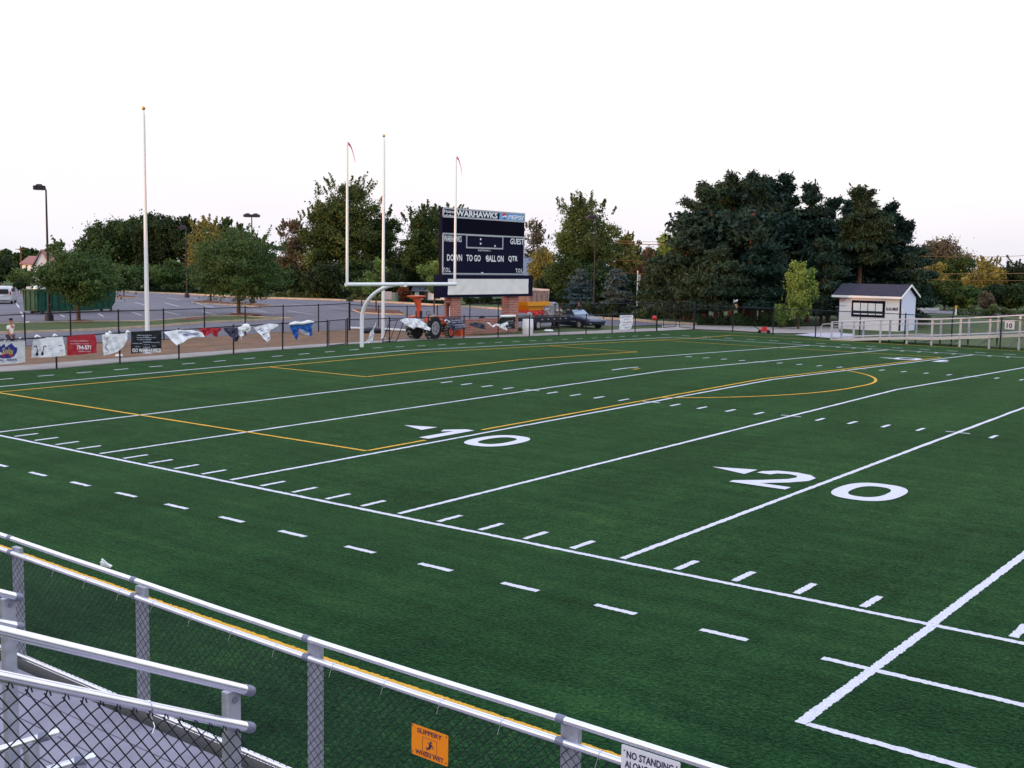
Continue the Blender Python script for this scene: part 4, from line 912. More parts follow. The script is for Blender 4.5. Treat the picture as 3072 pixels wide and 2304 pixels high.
# marker post and white guard rail beyond
p = G(2867, 945); h = zat(917, p); o = thing('marker_post', 'short white marker post with a yellow cap standing in the meadow', 'post', p); mb = MB(); mb.tube([p, p+V((0, 0, h*.66))], .09, M['white'], 10); mb.build('post', None, o)
mb = MB(); mb.tube([p+V((0, 0, h*.66)), p+V((0, 0, h*.97)), p+V((0, 0, h))], [.10, .10, .06], M['yellow'], 10); mb.build('cap', None, o)
a, b = G(2740, 939), G(2815, 939.5); o = thing('guard_rail', 'white guard rail beside the meadow, right of the shed', 'guard rail', a); mb = MB(); h = zat(923, a)
mb.box(((a.x+b.x)/2, (a.y+b.y)/2, h*.75), ((b-a).length, .08, h*.45), M['guard'], rz=math.atan2(b.y-a.y, b.x-a.x)); mb.build('beam', None, o)
for t in (0.03, .5, .97): q = a.lerp(b, t); mb = MB(); mb.box((q.x, q.y+.1, h*.5), (.15, .12, h), M['guard']); mb.build('post', None, o)

# ================================================================== NEAR STAND: WALKWAY, RAILINGS, SIGNS
yG = -8.6; zD = .565; zT = 1.64; zM = 1.503
def dzx(x): return max(0, 21.3-x)*.0165
o = thing('stand_walkway', 'grey walkway of the near stand below the railings', 'walkway', (18, -10, 0))
mb = MB()
for i in range(9):
    y_ = yG-.12-.29*i; mb.box((18.7, y_-.14, zD-.03), (19.5, .278, .06), M['deck'], bev=.006)
mb.build('deck_planks', None, o)
mb = MB(); mb.box((18.7, yG+.02, zD-.10), (19.5, .04, .24), M['alu']); mb.build('edge_channel', None, o)
mb = MB()
for x in np.arange(9.2, 28, 2.03): mb.box((x, yG-.3, (zD-.06)/2-.02), (.1, .1, zD-.02), M['aludark'])
mb.build('support_post', None, o)
gr = thing('guard_railing', 'long double railed metal guard railing with black chain link along the front of the stand', 'railing', (18, yG, zD))
PX_ = [11.0, 13.05, 15.1, 17.15, 19.12, 21.22, 23.44, 25.5, 27.5]
for x in PX_:
    mb = MB(); mb.box((x+.04, yG+.045, (zD+zT)/2-.02), (.125, .05, zT-zD), M['aludark'], bev=.006); mb.box((x+.04, yG+.072, (zD+zT)/2-.02), (.03, .008, zT-zD-.02), M['fitting']); mb.build('post', None, gr)
    for z_ in (zT, zM): mb = MB(); mb.tube([(x-.03, yG, z_+dzx(x)), (x+.025, yG, z_+dzx(x))], .0265, M['fitting'], 14); mb.build('sleeve', None, gr)
for a, b in zip(PX_, PX_[1:]):
    for z_ in (zT, zM): mb = MB(); mb.tube([(a, yG, z_+dzx(a)), ((a+b)/2, yG, z_-.004+dzx((a+b)/2)), (b, yG, z_+dzx(b))], .0225, M['alu'], 16); mb.build('rail', None, gr)
    mb = MB(); chain(mb, (a, yG, zD+dzx(a)), (b, yG, zD+dzx(b)), .0, zM-zD-.01, M['wire'], .072, .0028); mb.build('chain_link', None, gr)
    for k_ in range(4):
        x = a+.28+k_*.5; mb = MB(); mb.tube([(x+.0, yG+.027*math.cos(t), zM+dzx(x)+.027*math.sin(t)) for t in np.linspace(-2.2, 3.4, 10)]+[(x-.01, yG-.04, zM+dzx(x)-.07)], .0022, M['alu'], 5); mb.build('wire_tie', None, gr)
mb = MB(); mb.tube([(9, yG, zD+.05), (28.4, yG, zD+.05)], .021, M['alu'], 10); mb.build('bottom_rail', None, gr)
# signs wired to the mesh
def sign(name, label, ul, ur, vtl, vtr, vbl, m, h=None):
    a = ATY(ul, vtl, yG-.02); b = ATY(ur, vtr, yG-.02); c = ATY(ul, vbl, yG-.02); w_ = b.x-a.x; hh = h or a.z-c.z
    o = thing(name, label, 'sign', (a.x, yG-.035, a.z-hh)); return o, w_, hh
o, w_, h_ = sign('warning_sign', 'small orange slippery when wet sign wired to the chain link', 1240, 1344, 2169, 2195, 2258, None); h_ = .205; w_ = .315; zs_ = 0
def rrect(mb, x0, z0, x1, z1, r, y, th, m, n=5):
    P = []
    for cx, cz, a0 in ((x1-r, z1-r, 0), (x0+r, z1-r, PI/2), (x0+r, z0+r, PI), (x1-r, z0+r, PI*1.5)): P += [(cx+r*math.cos(a0+PI/2*i/n), y, cz+r*math.sin(a0+PI/2*i/n)) for i in range(n+1)]
    mb.prism(P, (0, th, 0), m)
XD = V((1, 0, 0))
mb = MB(); rrect(mb, 0, 0, w_, h_, .012, 0, .003, M['signorange']); mb.build('plate', None, o, False)
mb = MB(); text_mb(mb, 'SLIPPERY', (.05, -.0015, h_-.046), XD, ZZ, w_-.10, .032, M['inkdark'], .02, .0); mb.build('lettering', None, o, False)
mb = MB(); text_mb(mb, 'WHEN WET', (.035, -.0015, .012), XD, ZZ, w_-.07, .032, M['inkdark'], .02, .0); mb.build('lettering', None, o, False)
mb = MB(); cx = w_/2; fig = [(-.004, .058), (.012, .072), (.006, .082), (-.012, .074), (-.028, .058), (-.034, .062), (-.040, .050), (-.020, .052), (-.006, .062), (-.002, .050), (-.022, .044), (-.040, .036), (-.036, .030), (-.012, .036), (.010, .046), (.020, .064), (.022, .080), (.034, .072), (.044, .060), (.047, .064), (.036, .080), (.022, .096), (.010, .104), (.004, .098), (-.012, .112), (-.016, .108), (.002, .090), (.008, .080)]
P2 = [V((cx+x*.78, .088+(z-.072)*.80)) for x, z in [(-.034, .050), (-.040, .058), (-.030, .064), (-.018, .056), (-.010, .066), (-.002, .088), (-.020, .104), (-.017, .109), (.006, .098), (.022, .098), (.036, .084), (.047, .062), (.042, .060), (.030, .076), (.020, .082), (.018, .066), (.004, .052), (-.016, .044), (-.034, .034), (-.038, .040), (-.018, .052)]]
r_ = delaunay_2d_cdt(P2, [(i, (i+1) % len(P2)) for i in range(len(P2))], [], 1, 1e-7); mb.add([(p.x, -.0018, p.y) for p in r_[0]], [tuple(f) for f in r_[2]], M['inkdark'])
mb.face([(cx+.012+.008*math.cos(t), -.0018, .119+.008*math.sin(t)) for t in np.linspace(0, 2*PI, 13)[:-1]], M['inkdark']); mb.build('slipping_figure', None, o, False)
mb = MB()
for a in (0, 1, 2, 3):
    t = .0018; bx_ = [(cx-.062, .044, cx+.062, .044+t), (cx-.062, .138, cx+.062, .138+t), (cx-.062, .044, cx-.062+t, .14), (cx+.062, .044, cx+.062+t, .14)][a]; mb.box(((bx_[0]+bx_[2])/2, -.001, (bx_[1]+bx_[3])/2), (bx_[2]-bx_[0], .001, bx_[3]-bx_[1]), M['inkdark'])
mb.build('pictogram_border', None, o, False)
mb = MB()
for x, z in ((.012, h_-.012), (w_-.012, h_-.012), (.012, .02), (w_-.012, .02)): mb.tube([(x, -.006, z), (x-.006, .02, z+.012)], .003, M['black'], 5)
mb.build('wire_tie', None, o, False)
o['label'] = 'small orange slippery when wet sign wired to the chain link'
o, w_, h_ = sign('notice_sign', 'white no standing along railing sign on the guard railing, cut by the bottom edge', 1875, 2042, 2226, 2260, 2304, None, .30); w_ = .375; h_ = .30
mb = MB(); rrect(mb, 0, 0, w_, h_, .008, -.02, .003, M['signwhite']); mb.build('plate', None, o, False)
for s_, z_ in (('NO STANDING', h_-.070), ('ALONG RAILING', h_-.128)):
    mb = MB(); text_mb(mb, s_, (.035 if s_[0] == 'N' else .025, -.022, z_), XD, ZZ, w_-(.075 if s_[0] == 'N' else .05), .044, M['inkdark'], .025, 0); mb.build('lettering', None, o, False)
mb = MB()
for x in (.02, w_-.02): mb.tube([(x, -.024, h_-.03), (x, -.018, h_-.03)], .004, M['dark'], 8)
mb.build('screw', None, o, False)
# stair handrails in front of the walkway
def stair_rail(name, label, x, ya, za, yb, zb, post_ys, mesh=True, dz=.165):
    o = thing(name, label, 'handrail', (x, yb, zb)); sl_ = (za-zb)/(ya-yb); zz = lambda y: zb+(y-yb)*sl_
    for d in (0, dz):
        mb = MB(); mb.tube([(x, ya, za-d), (x, yb, zb-d)], .0215, M['alu'], 18); mb.build('rail', None, o)
        mb = MB(); q = V((x, yb, zb-d)); dv = V((0, yb-ya, zb-za)).normalized(); mb.tube([q-dv*.035, q, q+dv*.012, q+dv*.02], [.0245, .0245, .021, .010], M['fitting'], 16); mb.build('end_cap', None, o)
    for y_ in post_ys:
        mb = MB(); h = zz(y_)-.02; mb.box((x-.045, y_, h/2), (.045, .075, h), M['aludark'], bev=.005); mb.tube([(x-.02, y_, zz(y_)-.06), (x-.012, y_, zz(y_)-.06)], .014, M['fitting'], 8); mb.build('post', None, o)
    if mesh:
        # diamond mesh in the sloping panel under the lower rail
        mb = MB(); cell = .072; L = yb-ya; n = 0; H = 1.6; r = .0029; kx = x+.012
        def wire(s0, t0, s1, t1, off):
            P = []; k = max(1, int(round((s1-s0)/(cell/2))))
            for i in range(k+1):
                s = s0+(s1-s0)*i/k; t = t0+(t1-t0)*i/k; y_ = ya+s; z_ = zz(y_)-dz-.03-(H-t)
                P.append((kx+off*(1 if i % 2 else -1), y_, z_))
            mb.tube(P, r, M['wire'], 5, False)
        s = -H
        while s < L:
            a0 = max(0, -s); a1 = min(H, L-s)
            a0 = math.ceil(a0/(cell/2))*(cell/2); a1 = math.floor(a1/(cell/2)+1e-6)*(cell/2)
            if a1 > a0: wire(s+a0, a0, s+a1, a1, .002); wire(s+a0, H-a0, s+a1, H-a1, -.002)
            s += cell
        k = 0; s = 0
        while s < L-.02:   # knuckled top edge
            y_ = ya+s; z_ = zz(y_)-dz-.03; mb.tube([(kx, y_-.012, z_-.012), (kx+.004, y_-.004, z_+.018), (kx-.004, y_+.006, z_+.016), (kx, y_+.012, z_-.01)], .003, M['wire'], 5, False); s += cell
        mb.build('chain_link', None, o)
        for s in (.35, .78): mb = MB(); y_ = ya+s*L; z_ = zz(y_)-dz; mb.tube([(x+.026*math.cos(t), y_, z_+.026*math.sin(t)) for t in np.linspace(-2.6, 2.6, 10)]+[(x+.02, y_+.01, z_-.08), (x+.03, y_-.01, z_-.10)], .0025, M['alu'], 5, False); mb.build('wire_tie', None, o)
    return o
qa = ATX(752, 2073, 23.33); qb = ATX(0, 1893, 23.33)
sl_ = (qb.z-qa.z)/(qb.y-qa.y); yfar = qb.y-1.2
stair_rail('stair_handrail', 'nearest sloping metal handrail with coarse black chain link, ending at lower left', 23.33, yfar, qa.z+sl_*(yfar-qa.y), qa.y, qa.z, (qa.y-.07, qa.y-1.75), True, .166)
qa = ATX(60, 1793, 21.1)
stair_rail('stair_handrail', 'smaller sloping handrail end with its post, at the left edge behind the nearest handrail', 21.1, qa.y-1.6, qa.z+.75, qa.y, qa.z, (qa.y-.05,), False, .17)
for k_, (u0, v0, u1, v1, d) in enumerate(((-60, 2268, 152, 2203, 6.2), (140, 2312, 260, 2276, 6.2))):
    a = AD(u0, v0, d-.05); b = AD(u1, v1, d+.35); b.z = a.z
    b = AD(u1, v1, d); o = thing('stair_handrail', ('short pipe handrail behind the coarse chain link, the left one', 'short pipe handrail behind the coarse chain link, the lower right one')[k_], 'handrail', b)
    mb = MB(); mb.tube([a, b], .023, M['alu'], 14); mb.build('rail', None, o)
    dv = (b-a).normalized(); mb = MB(); mb.tube([b-dv*.06, b-dv*.01], .028, M['fitting'], 14); mb.build('sleeve', None, o); 
    mb = MB(); mb.tube([b-dv*.01, b+dv*.04, b+dv*.05], [.0225, .0225, .012], M['alu'], 14); mb.build('end_cap', None, o)
    q = a.lerp(b, .80 if k_ else .72); mb = MB(); mb.box((q.x, q.y, (q.z-.03)/2+.3), (.06, .06, q.z-.6), M['aludark']); mb.build('post', None, o)

# ================================================================== PEOPLE
def body(name, joints, edges, m, parent, sub=2):
    me = bpy.data.meshes.new(name); k = list(joints); me.from_pydata([joints[j][0] for j in k], [(k.index(a), k.index(b)) for a, b in edges], [])
    o = bpy.data.objects.new(name, me); C.objects.link(o); o.parent = parent; me.materials.append(m)
    sk = o.modifiers.new('skin', 'SKIN'); sk.use_smooth_shade = True; lay = me.skin_vertices[0] if me.skin_vertices else me.skin_vertices.new()
    for i, j in enumerate(k):
        r = joints[j][1]; lay.data[i].radius = (r, r) if not isinstance(r, tuple) else r
        lay.data[i].use_root = (i == 0)
    s = o.modifiers.new('sub', 'SUBSURF'); s.levels = sub; s.render_levels = sub
    return o
def ensure_skin(me):
    return me
def person(loc, rz, label, shirt, trousers, walk=.35, bend=0.0, capm=None, armswing=.3, striped=False, scale=1.0):
    o = thing('person', label, 'person', loc, rz); o.scale = (scale,)*3
    # x forward, y left, z up
    b = bend; hz_ = .95; sh_ = V((math.sin(b)*.50, 0, hz_+math.cos(b)*.50)); nk = V((math.sin(b)*.60, 0, hz_+math.cos(b)*.58)); hd = nk+V((math.sin(b*.8)*.14+.03, 0, math.cos(b*.8)*.13)); top = hd+V((math.sin(b*.8)*.07, 0, math.cos(b*.8)*.10))
    J = {'pelvis': (V((0, 0, hz_)), (.15, .11)), 'waist': (V((math.sin(b)*.18, 0, hz_+.18*math.cos(b))), (.14, .11)), 'chest': (V((math.sin(b)*.38, 0, hz_+.38*math.cos(b))), (.17, .12)), 'neck': (nk, .055), 'head': (hd, (.075, .09)), 'crown': (top, (.06, .075))}
    E_ = [('pelvis', 'waist'), ('waist', 'chest'), ('chest', 'neck'), ('neck', 'head'), ('head', 'crown')]
    T = {'pelvis': (V((0, 0, hz_-.02)), (.16, .12))}; TE = []
    S = {'belly': (V((math.sin(b)*.02, 0, hz_+.02)), (.155, .13)), 'waist': (V((math.sin(b)*.18, 0, hz_+.18*math.cos(b))), (.155, .13)), 'chest': (V((math.sin(b)*.38, 0, hz_+.38*math.cos(b))), (.175, .135)), 'neckline': (V((math.sin(b)*.50, 0, hz_+.50*math.cos(b))), (.10, .08))}; SE = [('belly', 'waist'), ('waist', 'chest'), ('chest', 'neckline')]
    for s in (-1, 1):
        a = walk*s; n = 'lr'[s > 0]
        hip = V((0, .09*s, hz_-.05)); kn = hip+V((math.sin(a)*.42, 0, -math.cos(a)*.42)); sw = a-.25 if a < 0 else a*.4; an = kn+V((math.sin(sw)*.42, 0, -math.cos(sw)*.42)); an.z = max(an.z, .08); to = an+V((.17, .01*s, -.04))
        J['hip'+n] = (hip, .085); J['knee'+n] = (kn, .06); J['ank'+n] = (an, .042); J['toe'+n] = (to, (.035, .028)); E_ += [('pelvis', 'hip'+n), ('hip'+n, 'knee'+n), ('knee'+n, 'ank'+n), ('ank'+n, 'toe'+n)]
        T['hip'+n] = (hip, .10); T['knee'+n] = (kn, .078); T['ank'+n] = (an+V((0, 0, .02)), .068); TE += [('pelvis', 'hip'+n), ('hip'+n, 'knee'+n), ('knee'+n, 'ank'+n)]
        f_ = -armswing*s+(b*.2); sd_ = sh_+V((0, .19*s, -.03)); el = sd_+V((math.sin(f_)*.28, .03*s, -math.cos(f_)*.28)); wr = el+V((math.sin(f_+.35+b*.5)*.25, -.01*s, -math.cos(f_+.35+b*.5)*.25)); ha = wr+V((math.sin(f_+.5)*.09, 0, -math.cos(f_+.5)*.09))
        J['sho'+n] = (sd_, .055); J['elb'+n] = (el, .042); J['wri'+n] = (wr, .030); J['hand'+n] = (ha, (.022, .04)); E_ += [('chest', 'sho'+n), ('sho'+n, 'elb'+n), ('elb'+n, 'wri'+n), ('wri'+n, 'hand'+n)]
        for q in range(4): fp = ha+V((.02+.012*q*0, (q-1.5)*.018, -.065+.006*abs(q-1.5))); J['f%s%d' % (n, q)] = (fp, .009); E_.append(('hand'+n, 'f%s%d' % (n, q)))
        J['th'+n] = (ha+V((.045, -.01*s, -.02)), .011); E_.append(('hand'+n, 'th'+n))
        S['sho'+n] = (sd_, .078); S['slv'+n] = (sd_.lerp(el, .62), .07); SE += [('chest', 'sho'+n), ('sho'+n, 'slv'+n)]
    body('body', J, E_, M['skin'], o); body('shirt', S, SE, shirt, o); body('trousers', T, TE, trousers, o)
    mb = MB(); mb.ball(top+V((-.012, 0, -.005)), .092, capm or M['hair'], 14, (1.1, .92, .85)); mb.build('cap' if capm else 'hair', None, o, False)
    mb = MB(); mb.ball(hd+V((.105, 0, -.005)), .018, M['skin'], 8, (1, .7, 1.3)); mb.ball(hd+V((0, .083, 0)), .022, M['skin'], 8, (.8, .4, 1.3)); mb.ball(hd+V((0, -.083, 0)), .022, M['skin'], 8, (.8, .4, 1.3)); mb.build('face_features', None, o, False)
    mb = MB()
    for s in (-1, 1): mb.ball(hd+V((.088, .03*s, .025)), .010, M['dark'], 6)
    mb.build('eyes', None, o, False)
    mb = MB()
    for s in ('l', 'r'): a = J['ank'+s][0]; t = J['toe'+s][0]; c = (a+t)/2; mb.box(c+V((.01, 0, -.015)), (.29, .10, .09), M['dark'], rz=0, bev=.025)
    mb.build('shoes', None, o, False)
    return o
p = G(33, 1064)
person(p, YAW-PI/2-.25+0.0, 'person in white T-shirt and dark jeans walking on the drive at the far left', M['tshirt'], M['jeans'], .30, .04, M['hair'], .12, scale=.90)

# ================================================================== VEHICLES
def wheel(o, x, y, r, w_, side=1, rim='hub', tread=False):
    mb = MB(); mb.tube([(x, y-w_/2, r), (x, y-w_/2+.03, r), (x, y+w_/2-.03, r), (x, y+w_/2, r)], [r*.88, r, r, r*.88], M['rubber'], 24); t = mb.build('tyre', None, o, False)
    if tread:
        mb = MB()
        for k_ in range(16):
            a = 2*PI*k_/16
            for s in (-1, 1):
                c = V((x+r*1.01*math.cos(a+s*.06), y+s*w_*.24, r+r*1.01*math.sin(a+s*.06))); mt = Matrix.Translation(c) @ Matrix.Rotation(-a, 4, 'Y') @ Matrix.Rotation(s*.65, 4, 'X')
                vs = [mt @ V((i*.03, j*w_*.26, k*.028)) for i in (-1, 1) for j in (-1, 1) for k in (-1, 1)]; mb.add(vs, [(0, 1, 3, 2), (4, 6, 7, 5), (0, 4, 5, 1), (2, 3, 7, 6), (0, 2, 6, 4), (1, 5, 7, 3)], M['lug'])
        mb.build('tread_lugs', None, t, False)
    mb = MB(); ys_ = y+side*(w_/2+.004); mb.tube([(x, ys_-side*.05, r), (x, ys_, r)], [r*.62, r*.58], M[rim], 18)
    for k_ in range(5): a = 2*PI*k_/5; mb.box((x+r*.32*math.cos(a), ys_+side*.006, r+r*.32*math.sin(a)), (r*.1, .012, r*.1), M['dark'])
    mb.build('rim', None, t, False); return t
def loft(mb, secs, m, sm=True, cap=True):
    """secs: list of cross-section loops (same count)"""
    n = len(secs[0]); vs = [p for s in secs for p in s]; fs = [(i*n+j, i*n+(j+1) % n, (i+1)*n+(j+1) % n, (i+1)*n+j) for i in range(len(secs)-1) for j in range(n)]
    mb.add(vs, fs, m, sm)
    if cap: mb.add(secs[0], [tuple(range(n-1, -1, -1))], m); mb.add(secs[-1], [tuple(range(n))], m)
def carsec(x, hw, z0, z1, zs, top): # lower edge, beltline z1 with shoulder, top height and half width there
    return [(x, -hw*.92, z0), (x, -hw, z0+.12), (x, -hw, zs), (x, -hw*.93, z1), (x, -top, z1+.0), (x, top, z1), (x, hw*.93, z1), (x, hw, zs), (x, hw, z0+.12), (x, hw*.92, z0)]
# convertible
pr = G(1675, 981); pf = G(1752, 987.5); hd_ = math.atan2(pf.y-pr.y, pf.x-pr.x); mid = (pr+pf)/2
car = thing('parked_car', 'dark blue open top convertible parked on the drive, facing right', 'car', mid+V((-.1, .85, 0)), hd_)
mb = MB(); prof = [(-2.30, .66, .42, .66, .60), (-2.22, .80, .30, .80, .72), (-1.9, .86, .24, .88, .76), (-1.3, .88, .20, .90, .78), (-.6, .88, .18, .88, .76), (.2, .88, .18, .88, .76), (.8, .88, .18, .89, .76), (1.3, .87, .20, .84, .70), (1.8, .84, .24, .76, .62), (2.2, .78, .30, .66, .54), (2.38, .64, .38, .54, .48)]
loft(mb, [carsec(x, hw, z0, z1, zs, hw*.6) for x, hw, z0, z1, zs in prof], M['carblue']); bd = mb.build('car_body', None, car, False)
for x in (-1.35, 1.35):
    for s in (-1, 1):
        wheel(car, x, s*.80, .31, .2, s)
        mb = MB(); mb.tube([(x, s*.895, .33), (x, s*.889, .33)], .365, M['dark'], 22); mb.build('wheel_arch', None, car, False)
mb = MB(); mb.box((-.35, 0, .885), (1.7, 1.35, .02), M['dark'], bev=.006)
mb.build('cockpit', None, car, False)
for y_ in (-.36, .36):
    mb = MB(); mb.box((-.45, y_, 1.0), (.16, .46, .42), M['dark'], ry=-.2, bev=.05); mb.box((-.2, y_, .92), (.45, .46, .12), M['dark'], bev=.04); mb.box((-.52, y_, 1.22), (.1, .24, .14), M['tan'], bev=.03); mb.build('seat', None, car, False)
mb = MB(); mb.box((-1.25, 0, .97), (.7, 1.3, .18), M['dark'], taper=.8, bev=.04); mb.build('folded_roof', None, car, False)
mb = MB(); mb.add([(.62, -.66, .88), (.62, .66, .88), (.10, .54, 1.27), (.10, -.54, 1.27), (.60, -.66, .88), (.60, .66, .88), (.08, .54, 1.27), (.08, -.54, 1.27)], [(0, 1, 2, 3), (7, 6, 5, 4)], M['glass']); mb.build('windscreen', None, car, False)
mb = MB(); mb.tube([(.66, -.70, .86), (.08, -.56, 1.28), (.08, .56, 1.28), (.66, .70, .86)], .022, M['carblue'], 8); mb.build('windscreen_frame', None, car, False)
mb = MB(); mb.box((.35, -.98, .95), (.12, .2, .12), M['carblue'], bev=.03); mb.box((.35, .98, .95), (.12, .2, .12), M['carblue'], bev=.03); mb.build('mirror', None, car, False)
mb = MB(); mb.box((0, -.89, .50), (2.0, .02, .04), M['silver']); mb.box((0, .89, .50), (2.0, .02, .04), M['silver']); mb.box((2.28, 0, .40), (.16, 1.45, .05), M['silver']); mb.build('trim_strip', None, car, False)
mb = MB(); mb.box((2.40, 0, .47), (.03, .8, .10), M['dark']); mb.build('grille', None, car, False)
for s in (-1, 1): mb = MB(); mb.box((2.26, s*.56, .60), (.12, .30, .10), M['glass'], rz=-s*.3, bev=.02); mb.build('headlight', None, car, False)
mb = MB(); mb.box((.15, -.885, .73), (.02, .012, .5), M['dark']); mb.box((-.85, -.885, .70), (.02, .012, .5), M['dark']); mb.box((-.75, -.895, .76), (.14, .02, .03), M['silver']); mb.build('door', None, car, False)
# silver van at the left edge, seen from behind
p = G(6, 912); van = thing('parked_car', 'silver minivan driving away across the parking lot at the left edge', 'car', p, YAW+.30); van.scale = (.92, .92, .92)
mb = MB()
def vs_(x, hw, z0, zs, z1, tw): return [(x, -hw*.95, z0), (x, -hw, z0+.2), (x, -hw, zs), (x, -tw, z1-.08), (x, -tw*.85, z1), (x, tw*.85, z1), (x, tw, z1-.08), (x, hw, zs), (x, hw, z0+.2), (x, hw*.95, z0)]
loft(mb, [vs_(*a) for a in ((-.05, .86, .35, .9, 1.55, .66), (.03, .93, .28, 1.0, 1.68, .72), (.5, .96, .25, 1.05, 1.76, .76), (1.8, .97, .24, 1.05, 1.80, .78), (3.0, .97, .24, 1.02, 1.74, .74), (3.7, .95, .24, 1.0, 1.10, .8), (4.5, .9, .26, .9, .98, .74), (4.75, .8, .34, .7, .76, .6))], M['carsilver']); mb.build('car_body', None, van, False)
mb = MB(); mb.add([(-.07, -.62, 1.02), (-.07, .62, 1.02), (.0, .56, 1.52), (.0, -.56, 1.52)], [(0, 3, 2, 1)], M['glass']); mb.box((-.055, 0, 1.27), (.05, 1.28, .50), M['dark'], ry=.13, bev=.01); mb.build('rear_window', None, van, False)
for s in (-1, 1):
    mb = MB(); mb.box((-.02, s*.82, 1.1), (.10, .13, .40), M['tail'], bev=.02); mb.build('tail_light', None, van, False)
    mb = MB(); mb.box((1.9, s*.90, 1.38), (2.6, .03, .38), M['dark'], bev=.01); mb.build('side_window', None, van, False)
    for x in (.85, 3.8): wheel(van, x, s*.84, .33, .22, s, 'silver')
    mb = MB(); mb.box((2.9, s*1.04, 1.12), (.12, .2, .16), M['carsilver'], bev=.03); mb.build('mirror', None, van, False)
mb = MB(); mb.box((-.10, 0, .48), (.18, 1.75, .22), M['carsilver'], bev=.04); mb.box((-.11, 0, .32), (.1, 1.3, .08), M['dark']); mb.build('bumper', None, van, False)
mb = MB(); mb.box((-.08, 0, .84), (.02, .34, .15), M['signwhite']); mb.build('number_plate', None, van, False)
# dumpster
A_ = G(114, 943); B_ = G(350, 934); d_ = B_-A_; Ld = d_.length; rzd = math.atan2(d_.y, d_.x); hD = zat(868, A_)
du = thing('dumpster', 'long dark green roll off dumpster full of rubbish, behind the small tree on the lot', 'dumpster', A_, rzd); Wd = 1.5
mb = MB(); x0, x1 = 0, Ld
mb.prism([(x0, 0, .22), (x1-.7, 0, .22), (x1-.15, 0, .75), (x1, 0, hD-.0), (x0-.12, 0, hD)], (0, .06, 0), M['green']); mb.prism([(x0, Wd, .22), (x1-.7, Wd, .22), (x1-.15, Wd, .75), (x1, Wd, hD), (x0-.12, Wd, hD)], (0, -.06, 0), M['green'])
mb.box((x0-.03, Wd/2, hD/2+.1), (.06, Wd-.1, hD-.25), M['green']); mb.prism([(x1-.7, .05, .22), (x1-.15, .05, .75), (x1-.05, .05, hD-.05), (x1-.12, .05, hD-.05), (x1-.22, .05, .78), (x1-.75, .05, .25)], (0, Wd-.1, 0), M['green'])
mb.box(((x0+x1)/2-.3, Wd/2, .26), (x1-x0-.9, Wd-.1, .08), M['green']); mb.build('shell', None, du, False)
mb = MB()
for i in range(12): mb.box((.15+i*(Ld-1.0)/11, -.045, hD/2+.15), (.10, .08, hD-.5), M['green'])
for i in range(3): mb.box((-.09, .25+i*.5, hD/2+.1), (.08, .1, hD-.4), M['green'])
mb.build('ribs', None, du, False)
mb = MB(); mb.box((Ld/2-.06, -.05, hD-.05), (Ld+.1, .14, .12), M['green']); mb.box((Ld/2-.06, Wd+.05, hD-.05), (Ld+.1, .14, .12), M['green']); mb.box((-.14, Wd/2, hD-.05), (.14, Wd, .12), M['green']); mb.build('top_rim', None, du, False)
for x in (.6, Ld-1.5):
    for y_ in (.2, Wd-.2): mb = MB(); mb.tube([(x, y_-.08, .12), (x, y_+.08, .12)], .12, M['rubber'], 12); mb.build('roller', None, du, False)
mb = MB(); mb.box((Ld/2-.5, .25, .12), (Ld-2, .12, .12), M['trash']); mb.box((Ld/2-.5, Wd-.25, .12), (Ld-2, .12, .12), M['dark']); mb.build('runner', None, du, False)
rr = random.Random(5)
for i in range(16):
    x = .4+i*(Ld-.9)/15; mb = MB(); m_ = [M['trash'], M['cardboard'], M['trash'], M['lightgrey']][i % 4]
    if i % 3: mb.ball((x, .5+rr.random()*1.2, hD-.10), .28+.14*rr.random(), m_, 10, (1.2, 1, .75))
    else: mb.box((x, .6+rr.random(), hD-.05), (.6, .5, .35), m_, rz=rr.random(), ry=rr.uniform(-.4, .4))
    o = mb.build('rubbish_bag' if i % 3 else 'rubbish_box', None, du, False)
for x, s in ((.35, .34), (Ld-.35, .42), (Ld-.8, .3)): mb = MB(); mb.ball((x, .35, hD+.05), s, M['whitecloth'], 10, (1.3, .9, .7)); mb.build('rubbish_bag', None, du, False)
# tractor
pt = G(1290, 1018.5); tr_ = thing('tractor', 'orange tractor with a canopy and lugged rear tyres behind the low fence', 'tractor', V((pt.x-.75, pt.y+.3, zg(pt.x-.9, pt.y))), PI/2+.12)
for s in (-1, 1):
    wheel(tr_, 0, s*.62, .66, .38, s, 'lightgrey', True); wheel(tr_, 1.75, s*.55, .38, .24, s, 'orange', True)
mb = MB(); mb.box((1.35, 0, 1.02), (1.5, .58, .46), M['orange'], bev=.06, taper=.92); mb.build('hood', None, tr_, False)
mb = MB(); mb.box((1.25, 0, .66), (1.9, .4, .3), M['blackpaint']); mb.box((2.13, 0, .95), (.05, .5, .4), M['dark']); mb.tube([(1.75, -.5, .4), (1.75, .5, .4)], .06, M['blackpaint'], 8); mb.tube([(0, -.5, .66), (0, .5, .66)], .12, M['blackpaint'], 8); mb.build('chassis', None, tr_, False)
for s in (-1, 1): mb = MB(); mb.prism([(-.62, s*.42, 1.0), (-.45, s*.42, 1.28), (.35, s*.42, 1.36), (.62, s*.42, 1.1), (.62, s*.42, 1.05), (.30, s*.42, 1.30), (-.42, s*.42, 1.22), (-.58, s*.42, .98)], (0, s*.32, 0), M['orange']); mb.build('fender', None, tr_, False)
mb = MB(); mb.box((-.25, 0, 1.15), (.45, .5, .12), M['blackpaint'], bev=.04); mb.box((-.48, 0, 1.4), (.1, .46, .42), M['blackpaint'], bev=.04); mb.build('seat', None, tr_, False)
